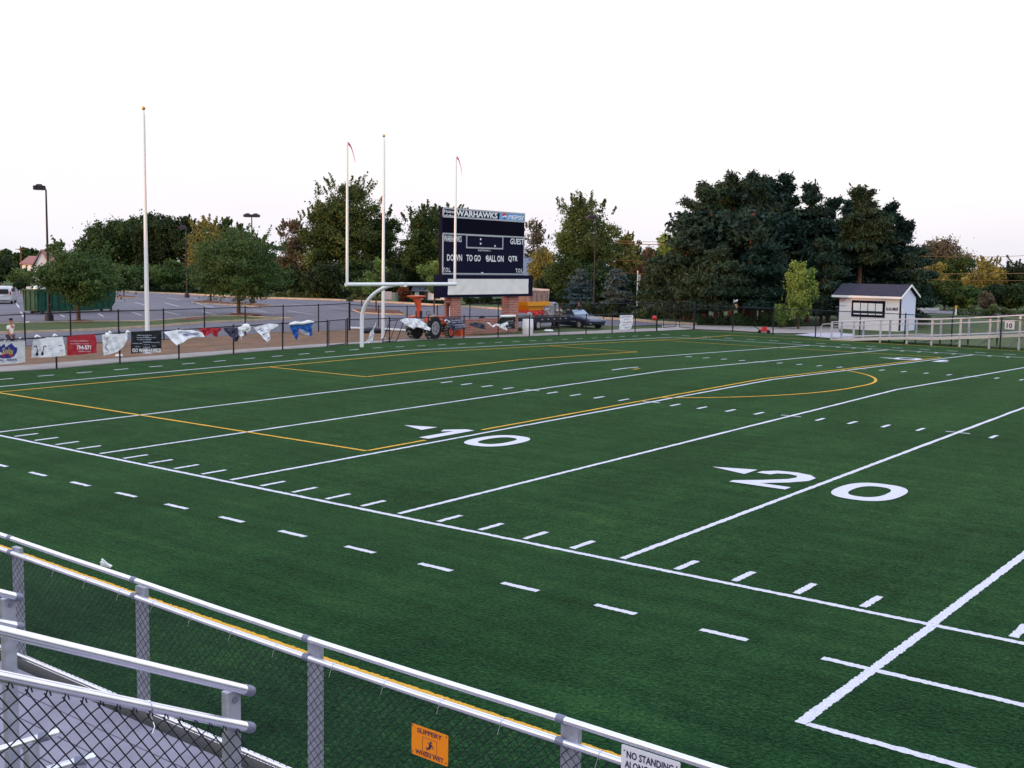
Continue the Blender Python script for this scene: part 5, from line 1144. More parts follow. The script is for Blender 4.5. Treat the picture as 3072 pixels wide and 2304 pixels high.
mb = MB(); mb.tube([(.42+.19*0+.05*math.cos(t), .17*math.cos(t), 1.42+.15*math.sin(t)) for t in np.linspace(0, 2*PI, 14)], .016, M['blackpaint'], 6); mb.tube([(.6, 0, 1.2), (.42, 0, 1.42)], .02, M['blackpaint'], 6); mb.build('steering_wheel', None, tr_, False)
mb = MB(); mb.prism([(-.50, -.08, 1.05), (-.62, -.10, 1.8), (-1.05, -.12, 2.38), (-.45, -.12, 2.38), (-.40, -.10, 1.9), (-.34, -.08, 1.05)], (0, .18, 0), M['orange']); mb.build('canopy_post', None, tr_, False)
mb = MB(); mb.box((-.72, 0, 2.42), (.95, .62, .09), M['orange'], bev=.03); mb.build('canopy', None, tr_, False)
mb = MB(); mb.box((-.95, .0, .98), (.42, 1.15, .42), M['lightgrey'], bev=.02); mb.build('rear_box', None, tr_, False)
for s in (-1, 1): mb = MB(); mb.tube([(.55, s*.48, 1.0), (1.5, s*.48, 1.12), (2.3, s*.48, .75), (2.65, s*.48, .38)], .06, M['orange'], 6); mb.build('loader_arm', None, tr_, False)
mb = MB(); mb.prism([(2.6, -.75, .1), (3.1, -.75, .12), (2.75, -.75, .62), (2.6, -.75, .62)], (0, 1.5, 0), M['orange']); mb.build('loader_bucket', None, tr_, False)
# trailer with topdresser
pw = G(1560, 991); tl = thing('trailer', 'black flatbed trailer behind the white barrel, carrying a yellow and red hopper', 'trailer', V((pw.x-.2, pw.y, 0)), PI/2+.06)
mb = MB(); mb.box((2.1, 0, .78), (5.6, 2.1, .16), M['blackpaint']); mb.box((2.1, -1.08, .66), (5.6, .06, .34), M['blackpaint']); mb.box((2.1, 1.08, .66), (5.6, .06, .34), M['blackpaint']); mb.build('bed', None, tl, False)
for x in (0, .85):
    for s in (-1, 1): wheel(tl, x, s*1.0, .36, .22, s, 'lightgrey')
mb = MB(); mb.box((3.6, -.9, .35), (.1, .1, .7), M['blackpaint']); mb.box((3.6, .9, .35), (.1, .1, .7), M['blackpaint']); mb.build('stand_leg', None, tl, False)
mb = MB()
for i in range(5): mb.box((1.3+i*.75, -1.12, .72), (.18, .02, .08), M['silver'])
mb.build('side_marker', None, tl, False)
H0 = .87
tp = thing('topdresser', 'yellow and red spreader with plank sides standing on the black trailer', 'spreader', V((pw.x-.2, pw.y, H0)), PI/2+.06)
mb = MB(); mb.prism([(.3, -.75, .75), (2.55, -.75, .75), (2.75, -.75, 1.05), (.1, -.75, 1.05)], (0, 1.5, 0), M['yellow']); mb.box((1.4, -.77, .88), (2.7, .05, .22), M['yellow']); mb.prism([(.6, -.5, .45), (2.2, -.5, .45), (2.5, -.5, .74), (.35, -.5, .74)], (0, 1.0, 0), M['yellow']); mb.build('hopper', None, tp, False)
mb = MB(); zb0 = 1.06
mb.box((1.45, -.72, zb0+.34), (2.3, .05, .66), M['wood']); mb.box((1.45, .72, zb0+.40), (2.3, .05, .80), M['wood']); mb.prism([(2.6, -.72, zb0), (2.72, .72, zb0), (2.82, .72, zb0+.86), (2.7, -.72, zb0+.82)], (.05, 0, 0), M['lightgrey']); mb.box((.3, 0, zb0+.34), (.05, 1.4, .66), M['wood'])
for i in range(4): mb.box((.5+i*.65, -.76, zb0+.34), (.08, .04, .7), M['wood'])
mb.box((1.5, -.72, zb0+.70), (2.5, .09, .05), M['wood']); mb.build('plank_sides', None, tp, False)
mb = MB()
for i, (x, z, r) in enumerate(((.45, .25, .2), (.9, .3, .16), (1.3, .2, .22), (1.75, .32, .15), (2.1, .25, .17))): mb.ball((x, -.6, z), r, M['red'], 10, (1.3, .6, .8))
mb.box((1.3, 0, .38), (2.2, 1.2, .16), M['red']); mb.tube([(2.0, -.8, .45), (2.55, -.82, .55)], .05, M['silver'], 8); mb.tube([(2.3, -.7, .6), (2.7, -.75, .2), (2.8, -.7, .02)], .05, M['cream'], 8); mb.build('machinery', None, tp, False)
mb = MB(); mb.tube([(.35, -.78, .16), (.35, -.62, .16)], .22, M['lightgrey'], 16); mb.build('disc', None, tp, False)
q_ = thing('grey_bin', 'tilted grey metal box on the right end of the trailer, beside the spreader', 'box', V((pw.x-.2, pw.y, H0)), PI/2+.06); mb = MB(); mb.prism([(3.0, -.7, 0), (3.95, -.7, 0), (4.0, -.7, .85), (3.6, -.7, .98), (3.3, -.7, .75)], (0, 1.4, 0), M['lightgrey']); mb.build('box', None, q_, False)
# people by the car
pp = G(1672, 979); d_ = ray(1672, 900); 
person(gd(1667, 79.5), hd_+.25, 'person in navy and white striped shirt bending over the boot of the blue car', M['navystripe'], M['darkshirt'], .1, .75, M['hair'], .1, scale=1.0)
pr_o = [x for x in bpy.data.objects if x.get('category') == 'person'][-1]
mb = MB()
for t_ in (.12, .24, .36): b = .75; c = V((math.sin(b)*t_, 0, .95+math.cos(b)*t_)); mb.tube([c-V((math.sin(b)*.03, 0, math.cos(b)*.03)), c+V((math.sin(b)*.03, 0, math.cos(b)*.03))], .185 if t_ < .3 else .2, M['tshirt'], 14, False)
for s in (-1, 1): mb.ball((math.sin(.75)*.5+.02, .2*s, .95+math.cos(.75)*.5-.05), .10, M['tshirt'], 10)
mb.build('shirt_stripes', None, pr_o, False)
person(gd(1741, 84.5), hd_+PI, 'person in dark shirt standing behind the windscreen of the blue car', M['darkshirt'], M['darkshirt'], .05, .0, M['hair'], .05, scale=.98)

# ================================================================== TREES
LM = dict(
 oak=leaf_material('leaf_oak', (0.014, 0.032, 0.010), (0.080, 0.132, 0.034), (0.150, 0.130, 0.036)),
 olive=leaf_material('leaf_olive', (0.028, 0.045, 0.013), (0.130, 0.172, 0.042), (0.250, 0.175, 0.045)),
 yellow=leaf_material('leaf_yellow', (0.102, 0.102, 0.026), (0.377, 0.319, 0.080), (0.522, 0.319, 0.087)),
 locust=leaf_material('leaf_locust', (0.026, 0.062, 0.020), (0.098, 0.160, 0.042), (0.120, 0.180, 0.052)),
 dark=leaf_material('leaf_dark', (0.009, 0.020, 0.009), (0.046, 0.080, 0.026), (0.072, 0.102, 0.029)),
 fresh=leaf_material('leaf_fresh', (0.087, 0.152, 0.032), (0.304, 0.392, 0.094), (0.435, 0.493, 0.145)),
 brown=leaf_material('leaf_brown', (0.080, 0.058, 0.041), (0.232, 0.181, 0.102), (0.377, 0.232, 0.131)),
 rust=leaf_material('leaf_rust', (0.065, 0.020, 0.012), (0.203, 0.065, 0.029), (0.290, 0.116, 0.043)),
 pine=leaf_material('needle_pine', (0.005, 0.019, 0.016), (0.030, 0.066, 0.042), (0.070, 0.080, 0.030), .08),
 pinel=leaf_material('needle_pine_light', (0.009, 0.026, 0.016), (0.052, 0.080, 0.038), (0.150, 0.100, 0.038), .08),
 spruce=leaf_material('needle_spruce', (0.034, 0.058, 0.064), (0.125, 0.185, 0.195), (0.190, 0.250, 0.260), .1),
 spruced=leaf_material('needle_spruce_green', (0.017, 0.038, 0.020), (0.072, 0.113, 0.052), None, .1),
 weed=leaf_material('leaf_weed', (0.051, 0.080, 0.023), (0.189, 0.232, 0.080), (0.600, 0.600, 0.551)),
)
def leaf_mesh(name, P, N, size, tint, m, parent, asp=1.0, rng=None, flat=0.0):
    """P: leaf centres (n,3); N: preferred normals; size (n,)"""
    n = len(P); a = rng.normal(size=(n, 3)); nrm = N*(.9)+a*(1.0-flat)*.75+np.array([0, 0, flat*1.2]); nrm /= np.linalg.norm(nrm, axis=1, keepdims=True)
    t = rng.normal(size=(n, 3)); t[:, 2] *= (1-flat); t -= nrm*(t*nrm).sum(1, keepdims=True); t /= np.linalg.norm(t, axis=1, keepdims=True); b = np.cross(nrm, t)
    s = size[:, None]*.5; v = np.empty((n, 4, 3)); v[:, 0] = P-t*s*asp; v[:, 1] = P-b*s*.62+t*s*.1; v[:, 2] = P+t*s*asp; v[:, 3] = P+b*s*.62+t*s*.1
    me = bpy.data.meshes.new(name); me.vertices.add(n*4); me.vertices.foreach_set('co', v.reshape(-1).astype('f')); me.loops.add(n*4); me.loops.foreach_set('vertex_index', np.arange(n*4, dtype='i'))
    me.polygons.add(n); me.polygons.foreach_set('loop_start', np.arange(0, n*4, 4, dtype='i')); me.polygons.foreach_set('loop_total', np.full(n, 4, dtype='i'))
    at = me.attributes.new('tint', 'FLOAT', 'FACE'); at.data.foreach_set('value', np.clip(tint, 0, 1).astype('f')); me.update(calc_edges=True); me.materials.append(m)
    o = bpy.data.objects.new(name, me); C.objects.link(o); o.parent = parent; return o
def hsh(s): return sum(ord(c)*(i+1) for i, c in enumerate(s)) % 99991
def limbs(o, H, R_, rng, m, base=.0, r0=.2, n=9, zs=.25, spread=.75, ztop=.85):
    mb = MB(); lean = rng.normal(size=2)*.02*H
    tr = [V((lean[0]*t*t, lean[1]*t*t, H*t*.9)) for t in (0, .15, .35, .6, .85, 1)]; mb.tube([V((0, 0, -.1))]+tr, [r0*1.35, r0*1.15, r0, r0*.8, r0*.55, r0*.3, r0*.1], m, 8); mb.build('trunk', None, o, False)
    mb = MB()
    for i in range(n):
        t = zs+(ztop-zs)*i/max(1, n-1); a = i*2.4+rng.uniform(-.4, .4); p = V((lean[0]*t*t, lean[1]*t*t, H*t*.9)); L = R_*spread*(1.05-.5*t)*rng.uniform(.7, 1.1); e = p+V((math.cos(a)*L, math.sin(a)*L, L*rng.uniform(.35, .8))); q = p.lerp(e, .5)+V((0, 0, -L*.06)); rr = r0*.42*(1.1-t*.7)
        mb.tube([p, q, e], [rr, rr*.6, rr*.2], m, 6, False); f = q+V((math.cos(a+.9)*L*.4, math.sin(a+.9)*L*.4, L*.35)); mb.tube([q, f], [rr*.45, rr*.12], m, 5, False)
    mb.build('limbs', None, o, False)
def broadleaf(label, u, vtop, hw, dist, kind='oak', n=9000, leaf=.42, vbase=None, cat='tree', name='deciduous_tree', zlow=.22, blobs=None, holes=.0, fill=.72, seed=0, top=.0, lobes=26, vb=None, group=None, wisps=0, flat=1.0, trunk=True, bark='bark', r0=None, clump=.17):
    p = gd(u, dist) if vb is None else G(u, vb); d = (p-CAM).dot(F); H = zat(vtop, p); R_ = hw/(FOC/d); rng = np.random.default_rng(hsh(label)+seed); n = int(n*1.8); leaf *= .72
    o = thing(name, label, cat, p, 0, group); z0 = H*zlow; cz = (H+z0)/2; rz_ = (H-z0)/2
    # lobes: clumps over an egg shaped crown
    k = lobes; dirs = rng.normal(size=(k, 3)); dirs /= np.linalg.norm(dirs, axis=1, keepdims=True); rad = rng.uniform(.45, 1.0, k)
    cen = dirs*rad[:, None]*np.array([R_, R_, rz_])*.84+np.array([0, 0, cz])
    up = (cen[:, 2]-z0)/(H-z0); nar = 1-np.clip(up-.5, 0, 1)*(.35+top); cen[:, :2] *= nar[:, None]
    cr = R_*rng.uniform(.16, .38, k)*(1.05-.40*np.clip(up, 0, 1)); flat = .45 if kind == 'locust' else .85; cr = cr*(1.15 if kind == 'locust' else 1)
    lobt = rng.uniform(-.16, .20, k)
    ci = rng.choice(k, n, p=cr**2/np.sum(cr**2))
    # sub clumps on each lobe
    ns = 13; sd_ = rng.normal(size=(k, ns, 3)); sd_ /= np.linalg.norm(sd_, axis=2, keepdims=True); sub = sd_*rng.uniform(.72, 1.12, (k, ns, 1)); sc = cr[ci][:, None]*np.array([1, 1, flat])
    si = rng.integers(0, ns, n); dv = sub[ci, si]; jit = rng.normal(size=(n, 3))*(.20+.55*rng.random((n, 1))**5); off = dv+jit
    P = cen[ci]+off*sc; N = off/np.maximum(np.linalg.norm(off, axis=1, keepdims=True), .01)
    sg = rng.normal(size=n)*.14
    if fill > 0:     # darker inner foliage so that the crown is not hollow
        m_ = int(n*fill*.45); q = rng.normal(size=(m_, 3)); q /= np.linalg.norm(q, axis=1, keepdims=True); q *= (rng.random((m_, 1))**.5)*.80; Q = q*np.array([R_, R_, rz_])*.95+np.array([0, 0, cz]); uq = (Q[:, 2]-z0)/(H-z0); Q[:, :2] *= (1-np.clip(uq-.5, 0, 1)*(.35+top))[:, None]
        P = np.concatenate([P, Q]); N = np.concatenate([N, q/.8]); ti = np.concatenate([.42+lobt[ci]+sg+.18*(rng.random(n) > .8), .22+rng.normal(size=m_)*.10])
    else: ti = .42+lobt[ci]+sg+.18*(rng.random(n) > .8)
    if wisps:      # thin shoots standing out of the crown
        W_s = []
        for i in range(wisps*3):
            a = rng.uniform(0, 2*PI); q = rng.uniform(.3, .9); b0 = np.array([math.cos(a)*R_*q, math.sin(a)*R_*q, cz+rz_*math.sqrt(max(.05, 1-q*q))*.8]); dr = np.array([math.cos(a)*.5, math.sin(a)*.5, 1.0]); L = R_*rng.uniform(.12, .32); t = rng.random((60, 1)); dr[:2] *= rng.uniform(.3, 1.6); W_s.append(b0-dr*L*.3+dr*t*L*1.3+rng.normal(size=(60, 3))*L*(.16-.11*t))
        W_s = np.concatenate(W_s); P = np.concatenate([P, W_s]); N = np.concatenate([N, rng.normal(size=W_s.shape)*.5]); ti = np.concatenate([ti, .35+rng.normal(size=len(W_s))*.15])
    P[:, 2] = P[:, 2]*(1) ; keep = P[:, 2] > .15; P, N, ti = P[keep], N[keep], ti[keep]
    sz = leaf*rng.uniform(.55, 1.35, len(P))
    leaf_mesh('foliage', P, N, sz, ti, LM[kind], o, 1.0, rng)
    if trunk: limbs(o, H, R_, rng, M[bark], r0=r0 or max(.10, H*.018))
    return o
def pine(label, u, vtop, hw, dist, kind='pine', n=9000, zlow=.14, name='pine_tree', shape=1.0, group=None, flatp=.55, needle=.62, seed=0, bark='pinebark', open_=0.0, tufts=1.0, levels=None, vb=None, r0=None, asp=1.0):
    p = gd(u, dist) if vb is None else G(u, vb); d = (p-CAM).dot(F); H = zat(vtop, p); R_ = hw/(FOC/d); rng = np.random.default_rng(hsh(label)+seed); o = thing(name, label, 'tree', p, 0, group)
    n = int(n*3.6); needle *= .42 if kind.startswith('pine') else .62
    lv = levels or int(H*(1.0 if kind.startswith('pine') else 3.2)); B = []; mbt = MB()
    for i in range(lv):
        t = (i+.3*rng.random())/lv; z = H*(.955 if kind.startswith('pine') else 1)*(zlow+(1-zlow)*t); nb = 6 if t < .8 else 4
        for j in range(nb):
            a = rng.uniform(0, 2*PI); L = R_*max(.10, (1-t**(1.35*shape))**.8)*rng.uniform(.62, 1.12)
            if t < .12: L *= .85
            tilt = (.06+.35*t+1.5*max(0, t-.7)/.3)*rng.uniform(.5, 1.2) if kind.startswith('pine') else -.10+.35*t+.9*max(0, t-.75)
            e = V((math.cos(a)*L, math.sin(a)*L, L*tilt)); mbt.tube([V((0, 0, z)), V((0, 0, z))+e*.6+V((0, 0, -.03*L)), V((0, 0, z))+e], [.07*(1.2-t), .04, .015], M[bark], 5, False)
            B.append((z, e, L, t))
    mbt.build('limbs', None, o, False)
    wts = np.array([b[2] for b in B]); ci = rng.choice(len(B), n, p=wts/wts.sum()); z = np.array([b[0] for b in B])[ci]; e = np.array([list(b[1]) for b in B])[ci]; L = np.array([b[2] for b in B])[ci]
    s = rng.random(n)**.62; tuft = np.floor(s*6)/6+.10; s2 = tuft+rng.normal(size=n)*.055
    side = np.clip(rng.normal(size=(len(B), 7, 3)), -1.5, 1.5)*np.array([.17, .17, .03]); ti_ = np.minimum((s*6).astype(int), 6)
    P = np.stack([np.zeros(n), np.zeros(n), z], 1)+e*s2[:, None]+side[ci, ti_]*L[:, None]*(1-open_)+rng.normal(size=(n, 3))*np.array([.46, .46, .085])*tufts*(.6+.4*s[:, None])*np.clip(L[:, None]/2.2, .45, 1)+np.stack([np.zeros(n), np.zeros(n), np.abs(rng.normal(size=n))*.22*(kind.startswith('pine'))], 1)
    N = rng.normal(size=(n, 3))*.8+np.array([0, 0, .25]); lt = rng.uniform(-.14, .16, len(B)); T = .36+lt[ci]+.10*(s-.5)+rng.normal(size=n)*.13
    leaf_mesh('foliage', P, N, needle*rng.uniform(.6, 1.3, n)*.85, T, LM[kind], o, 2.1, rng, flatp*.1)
    mb = MB(); r0 = r0 or H*.016; mb.tube([V((0, 0, -.1)), V((0, 0, H*.3)), V((0, 0, H*.7)), V((0, 0, H*.97))], [r0*1.2, r0, r0*.55, r0*.12], M[bark], 9); mb.build('trunk', None, o, False)
    return o
def bush(label, px0, px1, vtop, dist, kind, n=3500, leaf=.35, name='shrub', cat='shrub', group=None, seed=0, lump=6):
    """a long low mass of one shrub growing between two pixel columns"""
    a, b = gd(px0, dist), gd(px1, dist); c = (a+b)/2; rng = np.random.default_rng(hsh(label)+seed); o = thing(name, label, cat, c, 0, group); H = zat(vtop, c); L = (b-a).length; ax = np.array((b-a).normalized()[:])
    k = max(lump, int(L/1.3)); t = rng.uniform(-.5, .5, k); cz = H*rng.uniform(.25, .70, k); r = H*rng.uniform(.22, .42, k); dp = rng.normal(size=k)*H*.16; per = np.array([-ax[1], ax[0], 0])
    ci = rng.choice(k, n); dv = rng.normal(size=(n, 3)); dv /= np.linalg.norm(dv, axis=1, keepdims=True); P = ax*(t[ci]*(L-r[ci]))[:, None]+per*dp[ci][:, None]+np.array([0, 0, 1])*cz[ci][:, None]+dv*(r[ci]*rng.uniform(.6, 1.1, n))[:, None]
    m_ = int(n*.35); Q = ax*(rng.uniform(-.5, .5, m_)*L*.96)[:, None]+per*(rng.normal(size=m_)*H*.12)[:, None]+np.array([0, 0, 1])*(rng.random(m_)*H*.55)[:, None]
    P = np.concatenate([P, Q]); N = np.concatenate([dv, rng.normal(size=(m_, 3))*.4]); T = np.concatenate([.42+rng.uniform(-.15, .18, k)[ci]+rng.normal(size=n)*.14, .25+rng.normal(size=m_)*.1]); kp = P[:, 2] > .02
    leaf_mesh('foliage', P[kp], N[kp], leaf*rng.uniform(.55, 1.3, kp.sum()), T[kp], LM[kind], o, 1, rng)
    mb = MB()
    for i in range(5): x = (i-2)*L*.18; mb.tube([V(tuple(ax*x)), V(tuple(ax*(x*1.1)))+V((0, 0, H*.5))], [.05, .02], M['bark'], 5)
    mb.build('stems', None, o, False); return o
BL = broadleaf
# ---- far left
for i, (u, v, hw) in enumerate(((-20, 742, 34), (18, 735, 30), (50, 748, 26), (80, 735, 26), (108, 742, 24), (135, 745, 24), (165, 752, 26), (200, 758, 26))):
    BL(['hazy distant tree at the far left edge', 'rounded distant tree above the pale house roofs, leftmost crown', 'low distant tree left of the utility pole', 'distant tree just right of the utility pole', 'distant tree over the sunlit house', 'distant tree left of the lamp post top half', 'distant tree just right of the lamp post', 'distant tree in the gap right of the lamp post'][i], u, v, hw, 330, 'oak', 2200, 1.1, zlow=.05, group='distant trees along the horizon at the far left', lobes=12)
BL('dark leafy tree behind the silver minivan, by the left edge', -2, 762, 60, 185, 'dark', 7000, .5, zlow=.04)
BL('olive tree between the minivan and the pale houses', 60, 806, 38, 172, 'locust', 6500, .45, zlow=.05)
BL('small round sapling at the edge of the lot, far left', 64, 838, 26, 150, 'dark', 1500, .4, zlow=.2)
BL('large oak, leftmost shoulder of the big dark clump', 292, 664, 84, 176, 'oak', 9000, .5, zlow=.10, lobes=30)
BL('large oak left of the tall flagpole, in the big dark clump', 365, 634, 93, 178, 'oak', 11000, .5, zlow=.10, lobes=34)
BL('tallest oak of the clump just right of the flagpole', 478, 610, 86, 174, 'dark', 12000, .48, zlow=.10, lobes=30, fill=.9)
BL('oak just behind the tall flagpole', 416, 622, 72, 180, 'oak', 8000, .5, zlow=.1, lobes=24)
BL('oak at the right shoulder of the dark clump, sky showing through its top', 556, 640, 58, 172, 'dark', 7500, .46, zlow=.25, lobes=24, fill=.5, wisps=3)
BL('low green tree under the dark clump, left of the yellow tree', 520, 778, 72, 158, 'locust', 6500, .4, zlow=.03)
BL('yellowing tree right of the brown lamp post', 622, 640, 72, 165, 'yellow', 9500, .42, zlow=.12, lobes=26, wisps=4)
BL('darker pointed tree behind the yellowing tree', 668, 630, 39, 172, 'oak', 5000, .42, zlow=.15, top=.4, wisps=5)
BL('olive tree left of the twin headed lamp', 712, 656, 53, 165, 'olive', 6500, .42, zlow=.1, wisps=4)
BL('sparse tree right of the twin headed lamp', 778, 702, 46, 165, 'olive', 2600, .42, zlow=.3, fill=.35, wisps=5)
BL('low distant tree in the sky gap right of the twin lamp', 800, 752, 70, 260, 'oak', 4000, .8, zlow=.02)
BL('thin brownish tree with a ragged top left of the goal post', 880, 652, 58, 150, 'brown', 5000, .38, zlow=.22, fill=.45, wisps=7, lobes=20)
BL('low dark tree at the foot of the thin brownish tree', 880, 790, 70, 148, 'dark', 6500, .38, zlow=.03)
BL('big maple crown behind the left goal upright', 1040, 505, 114, 148, 'olive', 17000, .40, zlow=.10, lobes=46, top=.35, wisps=8, fill=.7)
BL('left shoulder of the big maple, reaching over the thin tree', 958, 598, 72, 146, 'olive', 8000, .40, zlow=.16, lobes=26, wisps=4, fill=.6)
BL('dark right hand neighbour of the big maple, behind the second flagpole', 1140, 598, 72, 150, 'oak', 9000, .40, zlow=.12, lobes=28, wisps=4, top=.2)
BL('low dark green tree below the big maple', 985, 778, 77, 140, 'dark', 7500, .36, zlow=.02)
BL('leafy tree left of the scoreboard', 1278, 588, 84, 142, 'oak', 12000, .38, zlow=.08, lobes=34, wisps=8, top=.2)
BL('leafy tree peeping over the top of the scoreboard', 1352, 590, 72, 150, 'olive', 9000, .38, zlow=.1, lobes=26, wisps=6, top=.2)
BL('dark tree in the dip left of the scoreboard tree', 1205, 715, 60, 146, 'dark', 6500, .38, zlow=.03)
bush('long bramble bank along the curb under the dark clump', 400, 700, 862, 156, 'dark', 6000, .32)
bush('pale weeds along the curb under the oaks', 480, 640, 878, 150, 'weed', 2200, .25)
bush('flowering weeds along the curb left of the goal post', 820, 980, 868, 143, 'weed', 3000, .25)
bush('dark undergrowth along the curb behind the goal post', 960, 1180, 862, 140, 'dark', 5000, .32)
bush('pale weeds along the curb behind the gooseneck', 1040, 1200, 884, 130, 'weed', 2200, .22)
bush('dark undergrowth at the foot of the left clump', 200, 420, 845, 168, 'dark', 5000, .36)
bush('rusty undergrowth left of the orange tractor', 1198, 1230, 858, 132, 'rust', 900, .3)
# lot trees (each trunk stands on its own mulch)
LG = 'young airy trees planted on the parking lot'
BL('airy young tree in front of the dumpster, beside the lamp post', 236, 728, 138, 0, 'locust', 9500, .26, vb=966, zlow=.16, lobes=52, fill=.30, wisps=4, group=LG, r0=.13)
BL('wide airy crown reaching right of the dumpster tree', 330, 775, 97, 96, 'locust', 5500, .30, zlow=.34, lobes=22, fill=.25, trunk=True, group=LG, r0=.10)
BL('feathery shoots of a young tree just right of the lamp post', 178, 700, 32, 100, 'locust', 700, .34, zlow=.62, lobes=7, fill=0, group=LG, r0=.08)
BL('dense young tree on the verge in front of the twin headed lamp', 716, 676, 150, 0, 'locust', 16000, .26, vb=945, zlow=.14, lobes=64, fill=.42, wisps=4, group=LG, r0=.15)
BL('young tree on the mulch island left of the twin headed lamp', 632, 770, 67, 0, 'locust', 5000, .30, vb=905, zlow=.24, lobes=18, group=LG, r0=.11)
BL('pale green sapling just left of the second flagpole', 1128, 766, 39, 0, 'fresh', 1700, .26, vb=936, zlow=.28, lobes=12, fill=.1, group=LG, r0=.07)
BL('pale green sapling left of the scoreboard', 1302, 760, 53, 0, 'fresh', 2300, .26, vb=941, zlow=.30, lobes=16, fill=.1, group=LG, r0=.07)
BL('low pale green sapling under the crossbar', 1085, 822, 56, 118, 'locust', 2000, .28, zlow=.3, lobes=14, fill=.2, group=LG, r0=.07)
BL('thin young tree right of the dumpster', 372, 830, 37, 0, 'locust', 1200, .3, vb=889, zlow=.3, lobes=10, fill=.1, group=LG, r0=.07)
# ---- right of the scoreboard
BL('pale feathery tree just right of the scoreboard top', 1598, 655, 53, 172, 'brown', 2600, .40, zlow=.2, fill=.2, wisps=6)
BL('yellow green bush behind the right edge of the scoreboard', 1625, 718, 60, 140, 'yellow', 5000, .38, zlow=.05)
BL('big open crowned tree with sky showing through, right of the scoreboard', 1752, 572, 114, 125, 'olive', 13500, .34, zlow=.20, lobes=50, fill=.30, wisps=8)
BL('dense lower half of a tree right of the scoreboard', 1715, 742, 93, 122, 'oak', 9000, .34, zlow=.02, lobes=30)
BL('yellow green tree right of the big open crowned tree', 1872, 682, 51, 132, 'yellow', 5000, .36, zlow=.1, wisps=4)
BL('dark bushy tree behind the rust coloured lamp post', 1815, 770, 65, 120, 'dark', 6000, .34, zlow=.02)
BL('small ragged tree at the right of the yellow green tree', 1908, 706, 30, 138, 'oak', 2000, .36, zlow=.1, wisps=3)
BL('orange tinted low tree in the dip under the power lines', 1945, 716, 46, 150, 'brown', 3500, .38, zlow=.04)
BL('round light green tree left of the pines', 2012, 670, 63, 150, 'fresh', 7500, .40, zlow=.06, lobes=30)
BL('dark reddish tree behind the right blue spruce', 1925, 780, 53, 125, 'rust', 4500, .34, zlow=.03)
BL('dark filler tree under the power lines', 1990, 770, 70, 120, 'dark', 6500, .34, zlow=.03)
pine('left blue spruce, beside the rust coloured lamp post', 1742, 806, 52, 104, 'spruce', 6000, .03, 'blue_spruce', .72, needle=.34, flatp=.3, bark='bark')
pine('right blue spruce, pale grey blue, right of the lamp post', 1850, 806, 58, 102, 'spruce', 8500, .03, 'blue_spruce', .72, needle=.34, flatp=.3, bark='bark')
pine('dark green spruce right of the blue spruces', 1958, 786, 54, 101, 'spruced', 7500, .03, 'spruce_tree', .72, needle=.34, flatp=.3, bark='bark')
bush('dark shrubs behind the trailer and the blue car', 1560, 1720, 862, 118, 'dark', 6500, .32)
bush('low shrubs behind the windscreen of the blue car', 1700, 1900, 905, 100, 'dark', 4000, .28)
bush('weedy bank behind the corner gates', 1900, 2120, 912, 98, 'locust', 4200, .24)
bush('weedy bank under the pines behind the far fence', 2080, 2420, 928, 88, 'locust', 5500, .22)
# pines
PG = 'tall pines of the grove right of centre'
for lb, u, v, hw, d_, kd, n_, zl in (
 ('leftmost tall pine of the grove, its left side ragged', 2112, 545, 104, 96, 'pinel', 15000, .16), ('pine at the low left skirt of the grove', 2058, 690, 92, 92, 'pinel', 8000, .12),
 ('second tall pine from the left of the grove', 2196, 514, 98, 100, 'pinel', 14000, .16), ('pine at the summit of the grove, left of the middle', 2268, 512, 96, 97, 'pine', 14000, .16),
 ('pine at the summit of the grove, right of the middle', 2352, 514, 98, 99, 'pine', 14000, .16), ('pine behind the young green tree', 2425, 546, 92, 97, 'pine', 13000, .16),
 ('pine right of the young green tree, stepping down', 2490, 584, 84, 99, 'pine', 11000, .14), ('pine filling the notch left of the summit', 2232, 530, 96, 105, 'pine', 9000, .3), ('pine filling the notch right of the summit', 2312, 532, 96, 106, 'pine', 9000, .3), ('pine filling the notch above the second pine', 2152, 540, 90, 106, 'pinel', 8000, .3),
 ('pine filling the notch beside the sunlit trunk pine', 2540, 596, 78, 104, 'pine', 9000, .12),
 ('low fronted pine at the left of the grove front', 2150, 742, 84, 88, 'pinel', 8000, .20),
 ('low fronted pine in the middle of the grove front', 2285, 700, 90, 89, 'pine', 9000, .20), ('dark low pine right behind the shed, left side', 2470, 720, 70, 90, 'pine', 8000, .10),
 ('pine with a sunlit trunk behind the shed', 2580, 562, 78, 93, 'pinel', 9000, .46), ('pine right of the sunlit trunk, behind the shed roof', 2655, 600, 82, 96, 'pine', 12500, .10),
 ('rightmost pine of the grove, ragged on its right', 2712, 650, 66, 95, 'pine', 9500, .08), ('low spreading pine behind the right end of the shed', 2745, 760, 66, 92, 'pine', 6500, .06)):
    pine(lb, u, v, hw, d_, kd, n_, zl, group=PG, shape=1.35)
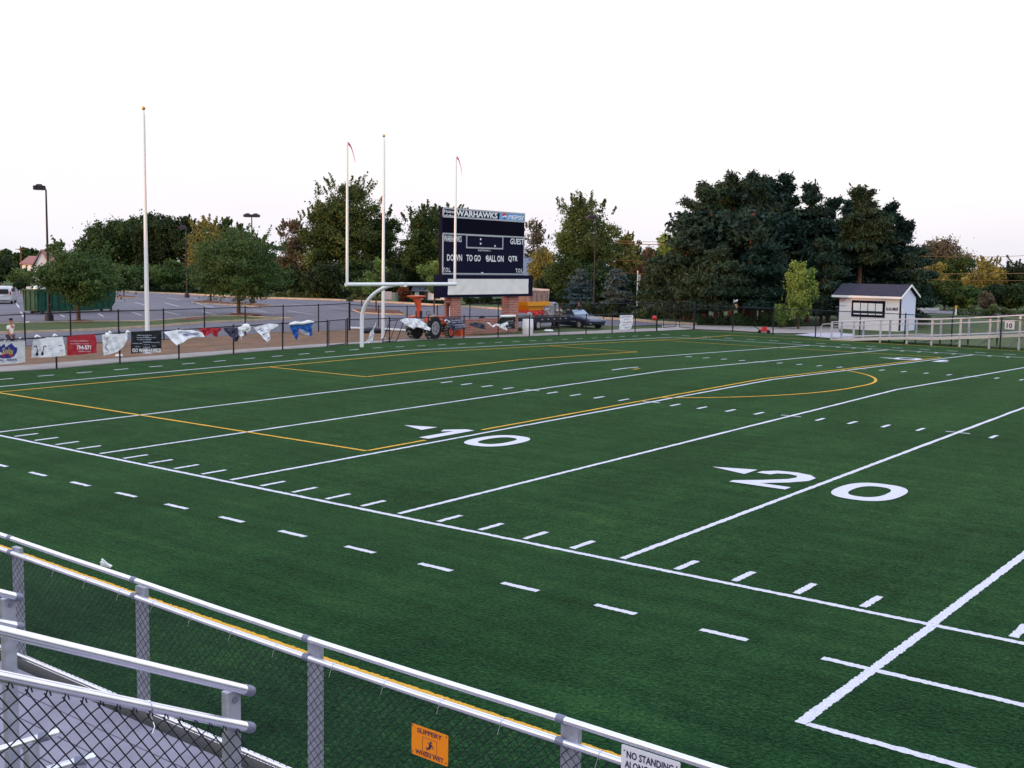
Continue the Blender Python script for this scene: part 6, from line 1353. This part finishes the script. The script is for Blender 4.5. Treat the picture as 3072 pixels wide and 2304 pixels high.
for i, (u, d_) in enumerate(((2083, 98), (2122, 95), (2168, 101), (2225, 98), (2250, 92), (2306, 101), (2327, 96))):
    p = gd(u, d_); o = thing('pine_tree', ['bare lower trunk at the left end of the pine grove', 'bare trunk second from the left under the pines', 'thin bare trunk third from the left under the pines', 'bare trunk left of the thick pine trunk', 'thick dark bare trunk in the middle of the grove', 'bare trunk right of the thick pine trunk', 'rightmost bare trunk under the pines'][i], 'tree', p, 0, PG)
    r_ = .30 if i == 4 else .20; mb = MB(); mb.tube([V((0, 0, -.1)), V((.1, 0, 4)), V((.15, .1, 9))], [r_*1.2, r_, r_*.7], M['pinebark'], 8); mb.build('trunk', None, o, False)
    rng = np.random.default_rng(i); n_ = 1200; P = np.clip(rng.normal(size=(n_, 3)), -1.7, 1.7)*np.array([1.1, 1.1, .8])+np.array([0, 0, 7.6]); leaf_mesh('foliage', P, rng.normal(size=(n_, 3)), np.full(n_, .5), .3+rng.normal(size=n_)*.12, LM['pine'], o, 1, rng)
BL('dark tree filling the gap behind the sunlit pine trunk', 2600, 690, 90, 112, 'dark', 7000, .38, zlow=.01)
# the leaning sunlit limb
BL('young yellow green tree in front of the pines, behind the far fence', 2402, 764, 51, 84, 'fresh', 9500, .22, zlow=.02, lobes=40, top=.3, fill=.8, r0=.08)
BL('small light green shrub at the left foot of the young green tree', 2350, 900, 28, 84, 'fresh', 1800, .20, zlow=.02, lobes=10, name='shrub', cat='shrub', r0=.04)
# ---- far right
BL('big umbrella shaped tree with pinkish sky showing through, right of the pines', 2830, 706, 97, 165, 'brown', 6500, .42, zlow=.40, lobes=40, fill=.18)
BL('dark lower crown inside the umbrella shaped tree', 2850, 745, 81, 162, 'oak', 7000, .40, zlow=.15, lobes=26, fill=.6)
BL('yellow green tree left of the umbrella shaped tree', 2795, 768, 56, 150, 'yellow', 5500, .38, zlow=.04)
BL('olive yellow tree right of the umbrella shaped tree', 2962, 764, 65, 150, 'yellow', 6500, .38, zlow=.04, wisps=3)
BL('dark green tree at the right edge of the frame', 3052, 768, 63, 152, 'dark', 6500, .40, zlow=.03, wisps=2)
BL('hazy tree between the olive tree and the edge tree', 3005, 780, 35, 175, 'oak', 2500, .42, zlow=.05)
for i, (u, v, hw, k_) in enumerate(((2770, 842, 48, 'dark'), (2840, 838, 50, 'oak'), (2915, 846, 48, 'locust'), (2990, 842, 46, 'dark'), (3060, 840, 50, 'oak'))):
    BL(['low dark tree right behind the shed gable', 'low leafy tree above the yellow capped post', 'low leafy tree left of the orange tinted shrub', 'low dark tree right of the orange tinted shrub', 'low leafy tree at the right edge below the dark crown'][i], u, v, hw, 135, k_, 6000, .34, zlow=.01)
BL('round orange tinted shrub standing in front of the dark trees at right', 2967, 868, 30, 120, 'brown', 2600, .24, zlow=.12, name='shrub', cat='shrub', r0=.05)
bush('tall meadow weeds below the trees at far right', 2860, 3120, 915, 118, 'weed', 5000, .20)

# ================================================================== HOUSES, POLES, WIRES, FAR CARS
def house(label, u0, u1, dist, vwall, vridge, wallm, roofm, gable_front=False, depth=9, name='house'):
    a, b = gd(u0, dist), gd(u1, dist); o = thing(name, label, 'house', (a+b)/2, math.atan2((b-a).y, (b-a).x)); L = (b-a).length; hw_ = zat(vwall, (a+b)/2); hr = zat(vridge, (a+b)/2)
    mb = MB(); 
    if gable_front: mb.prism([(-L/2, 0, -.1), (L/2, 0, -.1), (L/2, 0, hw_), (0, 0, hr), (-L/2, 0, hw_)], (0, depth, 0), wallm)
    else: mb.box((0, depth/2, hw_/2-.05), (L, depth, hw_+.1), wallm); mb.prism([(-L/2, 0, hw_), (-L/2, depth, hw_), (-L/2, depth/2, hr-.1)], (L, 0, 0), wallm)
    mb.build('wall', None, o, False); mb = MB()
    if gable_front:
        for s in (-1, 1): mb.prism([(s*(L/2+.4), -.4, hw_-.25), (0, -.4, hr+.02), (0, -.4, hr+.25), (s*(L/2+.4), -.4, hw_)], (0, depth+.8, 0), roofm)
    else:
        for s in (0, 1): y_ = -.4 if s == 0 else depth+.4; mb.prism([(-L/2-.4, y_, hw_-.1), (-L/2-.4, depth/2, hr), (-L/2-.4, depth/2, hr+.18), (-L/2-.4, y_, hw_+.1)], (L+.8, 0, 0), roofm)
    mb.build('roof', None, o, False)
    for i in range(max(2, int(L/4))):
        x = -L/2+L*(i+.5)/max(2, int(L/4)); mb = MB(); mb.box((x, -.03, hw_*.55), (1.0, .06, 1.2), M['white']); w1 = mb.build('window', None, o, False); mb = MB(); mb.box((x, -.07, hw_*.55), (.8, .04, 1.0), M['dark']); mb.build('pane', None, w1, False)
    return o
house('pale house with a gable roof among the trees at far left', 102, 150, 225, 800, 752, M['bluewall'], M['roofred'], True)
house('pink lit low house left of the gabled house at far left', 66, 108, 240, 792, 770, M['shedwall'], M['roofred'])
house('pale blue house with a grey roof behind the scoreboard', 1378, 1640, 165, 868, 775, M['bluewall'], M['roofgrey'])
house('white low building left of the scoreboard, behind the sapling', 1245, 1335, 142, 872, 862, M['shedwall'], M['roofgrey'], False, 5)
o = thing('utility_box', 'grey green utility cabinet by the curb, right of the second flagpole', 'cabinet', gd(1174, 128)); mb = MB(); mb.box((0, 0, 1.1*zat(878, gd(1174, 128))/2.2), (1.3, 1.0, zat(878, gd(1174, 128))), M['bluegrey'], rz=.5, bev=.04); mb.build('cabinet', None, o, False); mb = MB(); mb.box((0, -.55, .8), (.9, .05, .9), M['grey'], rz=.5); mb.build('door', None, o, False)
def cable(label, u0, v0, u1, v1, d0, d1, r=.035, sag=.4):
    a = AD(u0, v0, d0); b = AD(u1, v1, d1); pts = [a.lerp(b, t)-V((0, 0, sag*4*t*(1-t))) for t in np.linspace(0, 1, 13)]; mb = MB(); mb.tube(pts, r, M['powerwire'], 6); o = mb.build('power_line', None); setp(o, label, 'cable', 'power lines crossing in front of the far trees')
cable('upper thin power line above the dip right of the lamp post', 1845, 722, 2150, 724, 114, 114, .025, .1); cable('thick bright power line above the dip right of the lamp post', 1850, 729, 2150, 734, 112, 112, .045, .1)
cable('middle power line left of the pines', 1855, 781, 2120, 783, 112, 112, .022, .1); cable('lower power line left of the pines, above the spruces', 1850, 816, 2040, 822, 108, 108, .022, .1)
cable('upper power line across the umbrella shaped tree', 2760, 768, 3140, 763, 130, 130, .028, .2); cable('bright orange power line right of the pines', 2740, 820, 3140, 818, 125, 125, .045, .1); cable('lower orange power line right of the pines', 2740, 837, 3140, 841, 125, 125, .028, .1)
p = gd(63, 250); o = thing('utility_pole', 'thin brown utility pole against the far trees at the left', 'utility pole', p); h = zat(738, p); mb = MB(); mb.tube([(0, 0, 0), (0, 0, h)], [.2, .13], M['utilitypole'], 8); mb.build('pole', None, o, False); mb = MB(); mb.box((0, 0, h-.7), (2.2, .12, .14), M['utilitypole'], rz=YAW-PI/2); mb.build('crossarm', None, o, False)
p = gd(1914, 108); o = thing('flagpole', 'small white pole with a furled striped flag between the spruces', 'flagpole', p); h = zat(812, p); mb = MB(); mb.tube([(0, 0, 0), (0, 0, h)], [.07, .05], M['white'], 8); mb.build('pole', None, o, False)
mb = MB(); 
for i in range(7): mb.box((.12+.1*math.cos(YAW-PI/2)+.02*i*0, .03*i*0, h-.45-.15*i), (.20-.01*i, .06, .15), M['inkfaint'] if i % 2 else M['guard'], rz=YAW-PI/2)
mb.build('flag', None, o, False)
for i, (u, d_) in enumerate(((2050, 122), (2180, 124), (2246, 124), (2262, 126), (2455, 124), (2482, 126))):
    o = copy_tree(car); p = gd(u, d_); o.location = p; o.rotation_euler = (0, 0, .2+i*.1); o['label'] = ['pale car glimpsed on the road behind the leftmost pine trunks', 'pale car glimpsed between the thin pine trunks', 'pale car glimpsed left of the thick pine trunk', 'pale car glimpsed right beside the thick pine trunk', 'pale car glimpsed left of the shed', 'pale car glimpsed just left of the shed corner'][i]; o['group'] = 'cars on the road behind the pines'; o['category'] = 'car'; o.scale = (1, 1, 1.25)
    for ch in [k for k in bpy.data.objects if k.parent == o and k.name.startswith('car_body')]: ch.data = ch.data.copy(); ch.data.materials[0] = M['carsilver']
# ---- lower storey closing the gaps under the crowns
US = 'self sown low trees and brush along the lot edge'
for i, (u, v, hw, d_, k_) in enumerate(((250, 800, 60, 172, 'dark'), (345, 790, 60, 168, 'oak'), (440, 790, 60, 166, 'dark'), (590, 775, 50, 160, 'locust'), (665, 770, 60, 160, 'oak'), (750, 775, 56, 158, 'dark'), (830, 785, 50, 154, 'dark'), (920, 775, 44, 148, 'brown'),
        (1060, 770, 60, 144, 'oak'), (1130, 775, 50, 142, 'dark'), (1185, 790, 44, 140, 'dark'), (1240, 760, 52, 145, 'dark'), (1330, 740, 60, 147, 'oak'), (1655, 785, 48, 128, 'dark'), (1780, 790, 60, 116, 'oak'), (1880, 800, 60, 116, 'dark'), (2040, 800, 60, 108, 'dark'))):
    BL(['low dark tree behind the dumpster', 'low tree under the left shoulder of the oaks', 'low dark tree behind the tall flagpole', 'low green tree left of the mulch island tree', 'low tree hidden behind the dense young tree', 'low dark tree behind the twin headed lamp', 'low dark tree right of the twin headed lamp', 'low brownish tree beside the ragged topped tree', 'low tree under the big maple', 'low dark tree behind the second flagpole', 'low dark tree above the utility cabinet', 'low dark tree above the tractor canopy', 'low tree behind the left edge of the scoreboard', 'low dark tree above the plank sided spreader', 'low tree behind the left blue spruce', 'low dark tree behind the right blue spruce', 'low dark tree between the green spruce and the pines'][i], u, v, hw, d_, k_, 4200, .36, zlow=.01, group=US, lobes=20)

bush('dark bushes behind the scoreboard pillars', 1395, 1560, 884, 128, 'dark', 3200, .3)
bush('low scrub along the curb left of the scoreboard pillars', 1230, 1330, 896, 128, 'dark', 1800, .28)
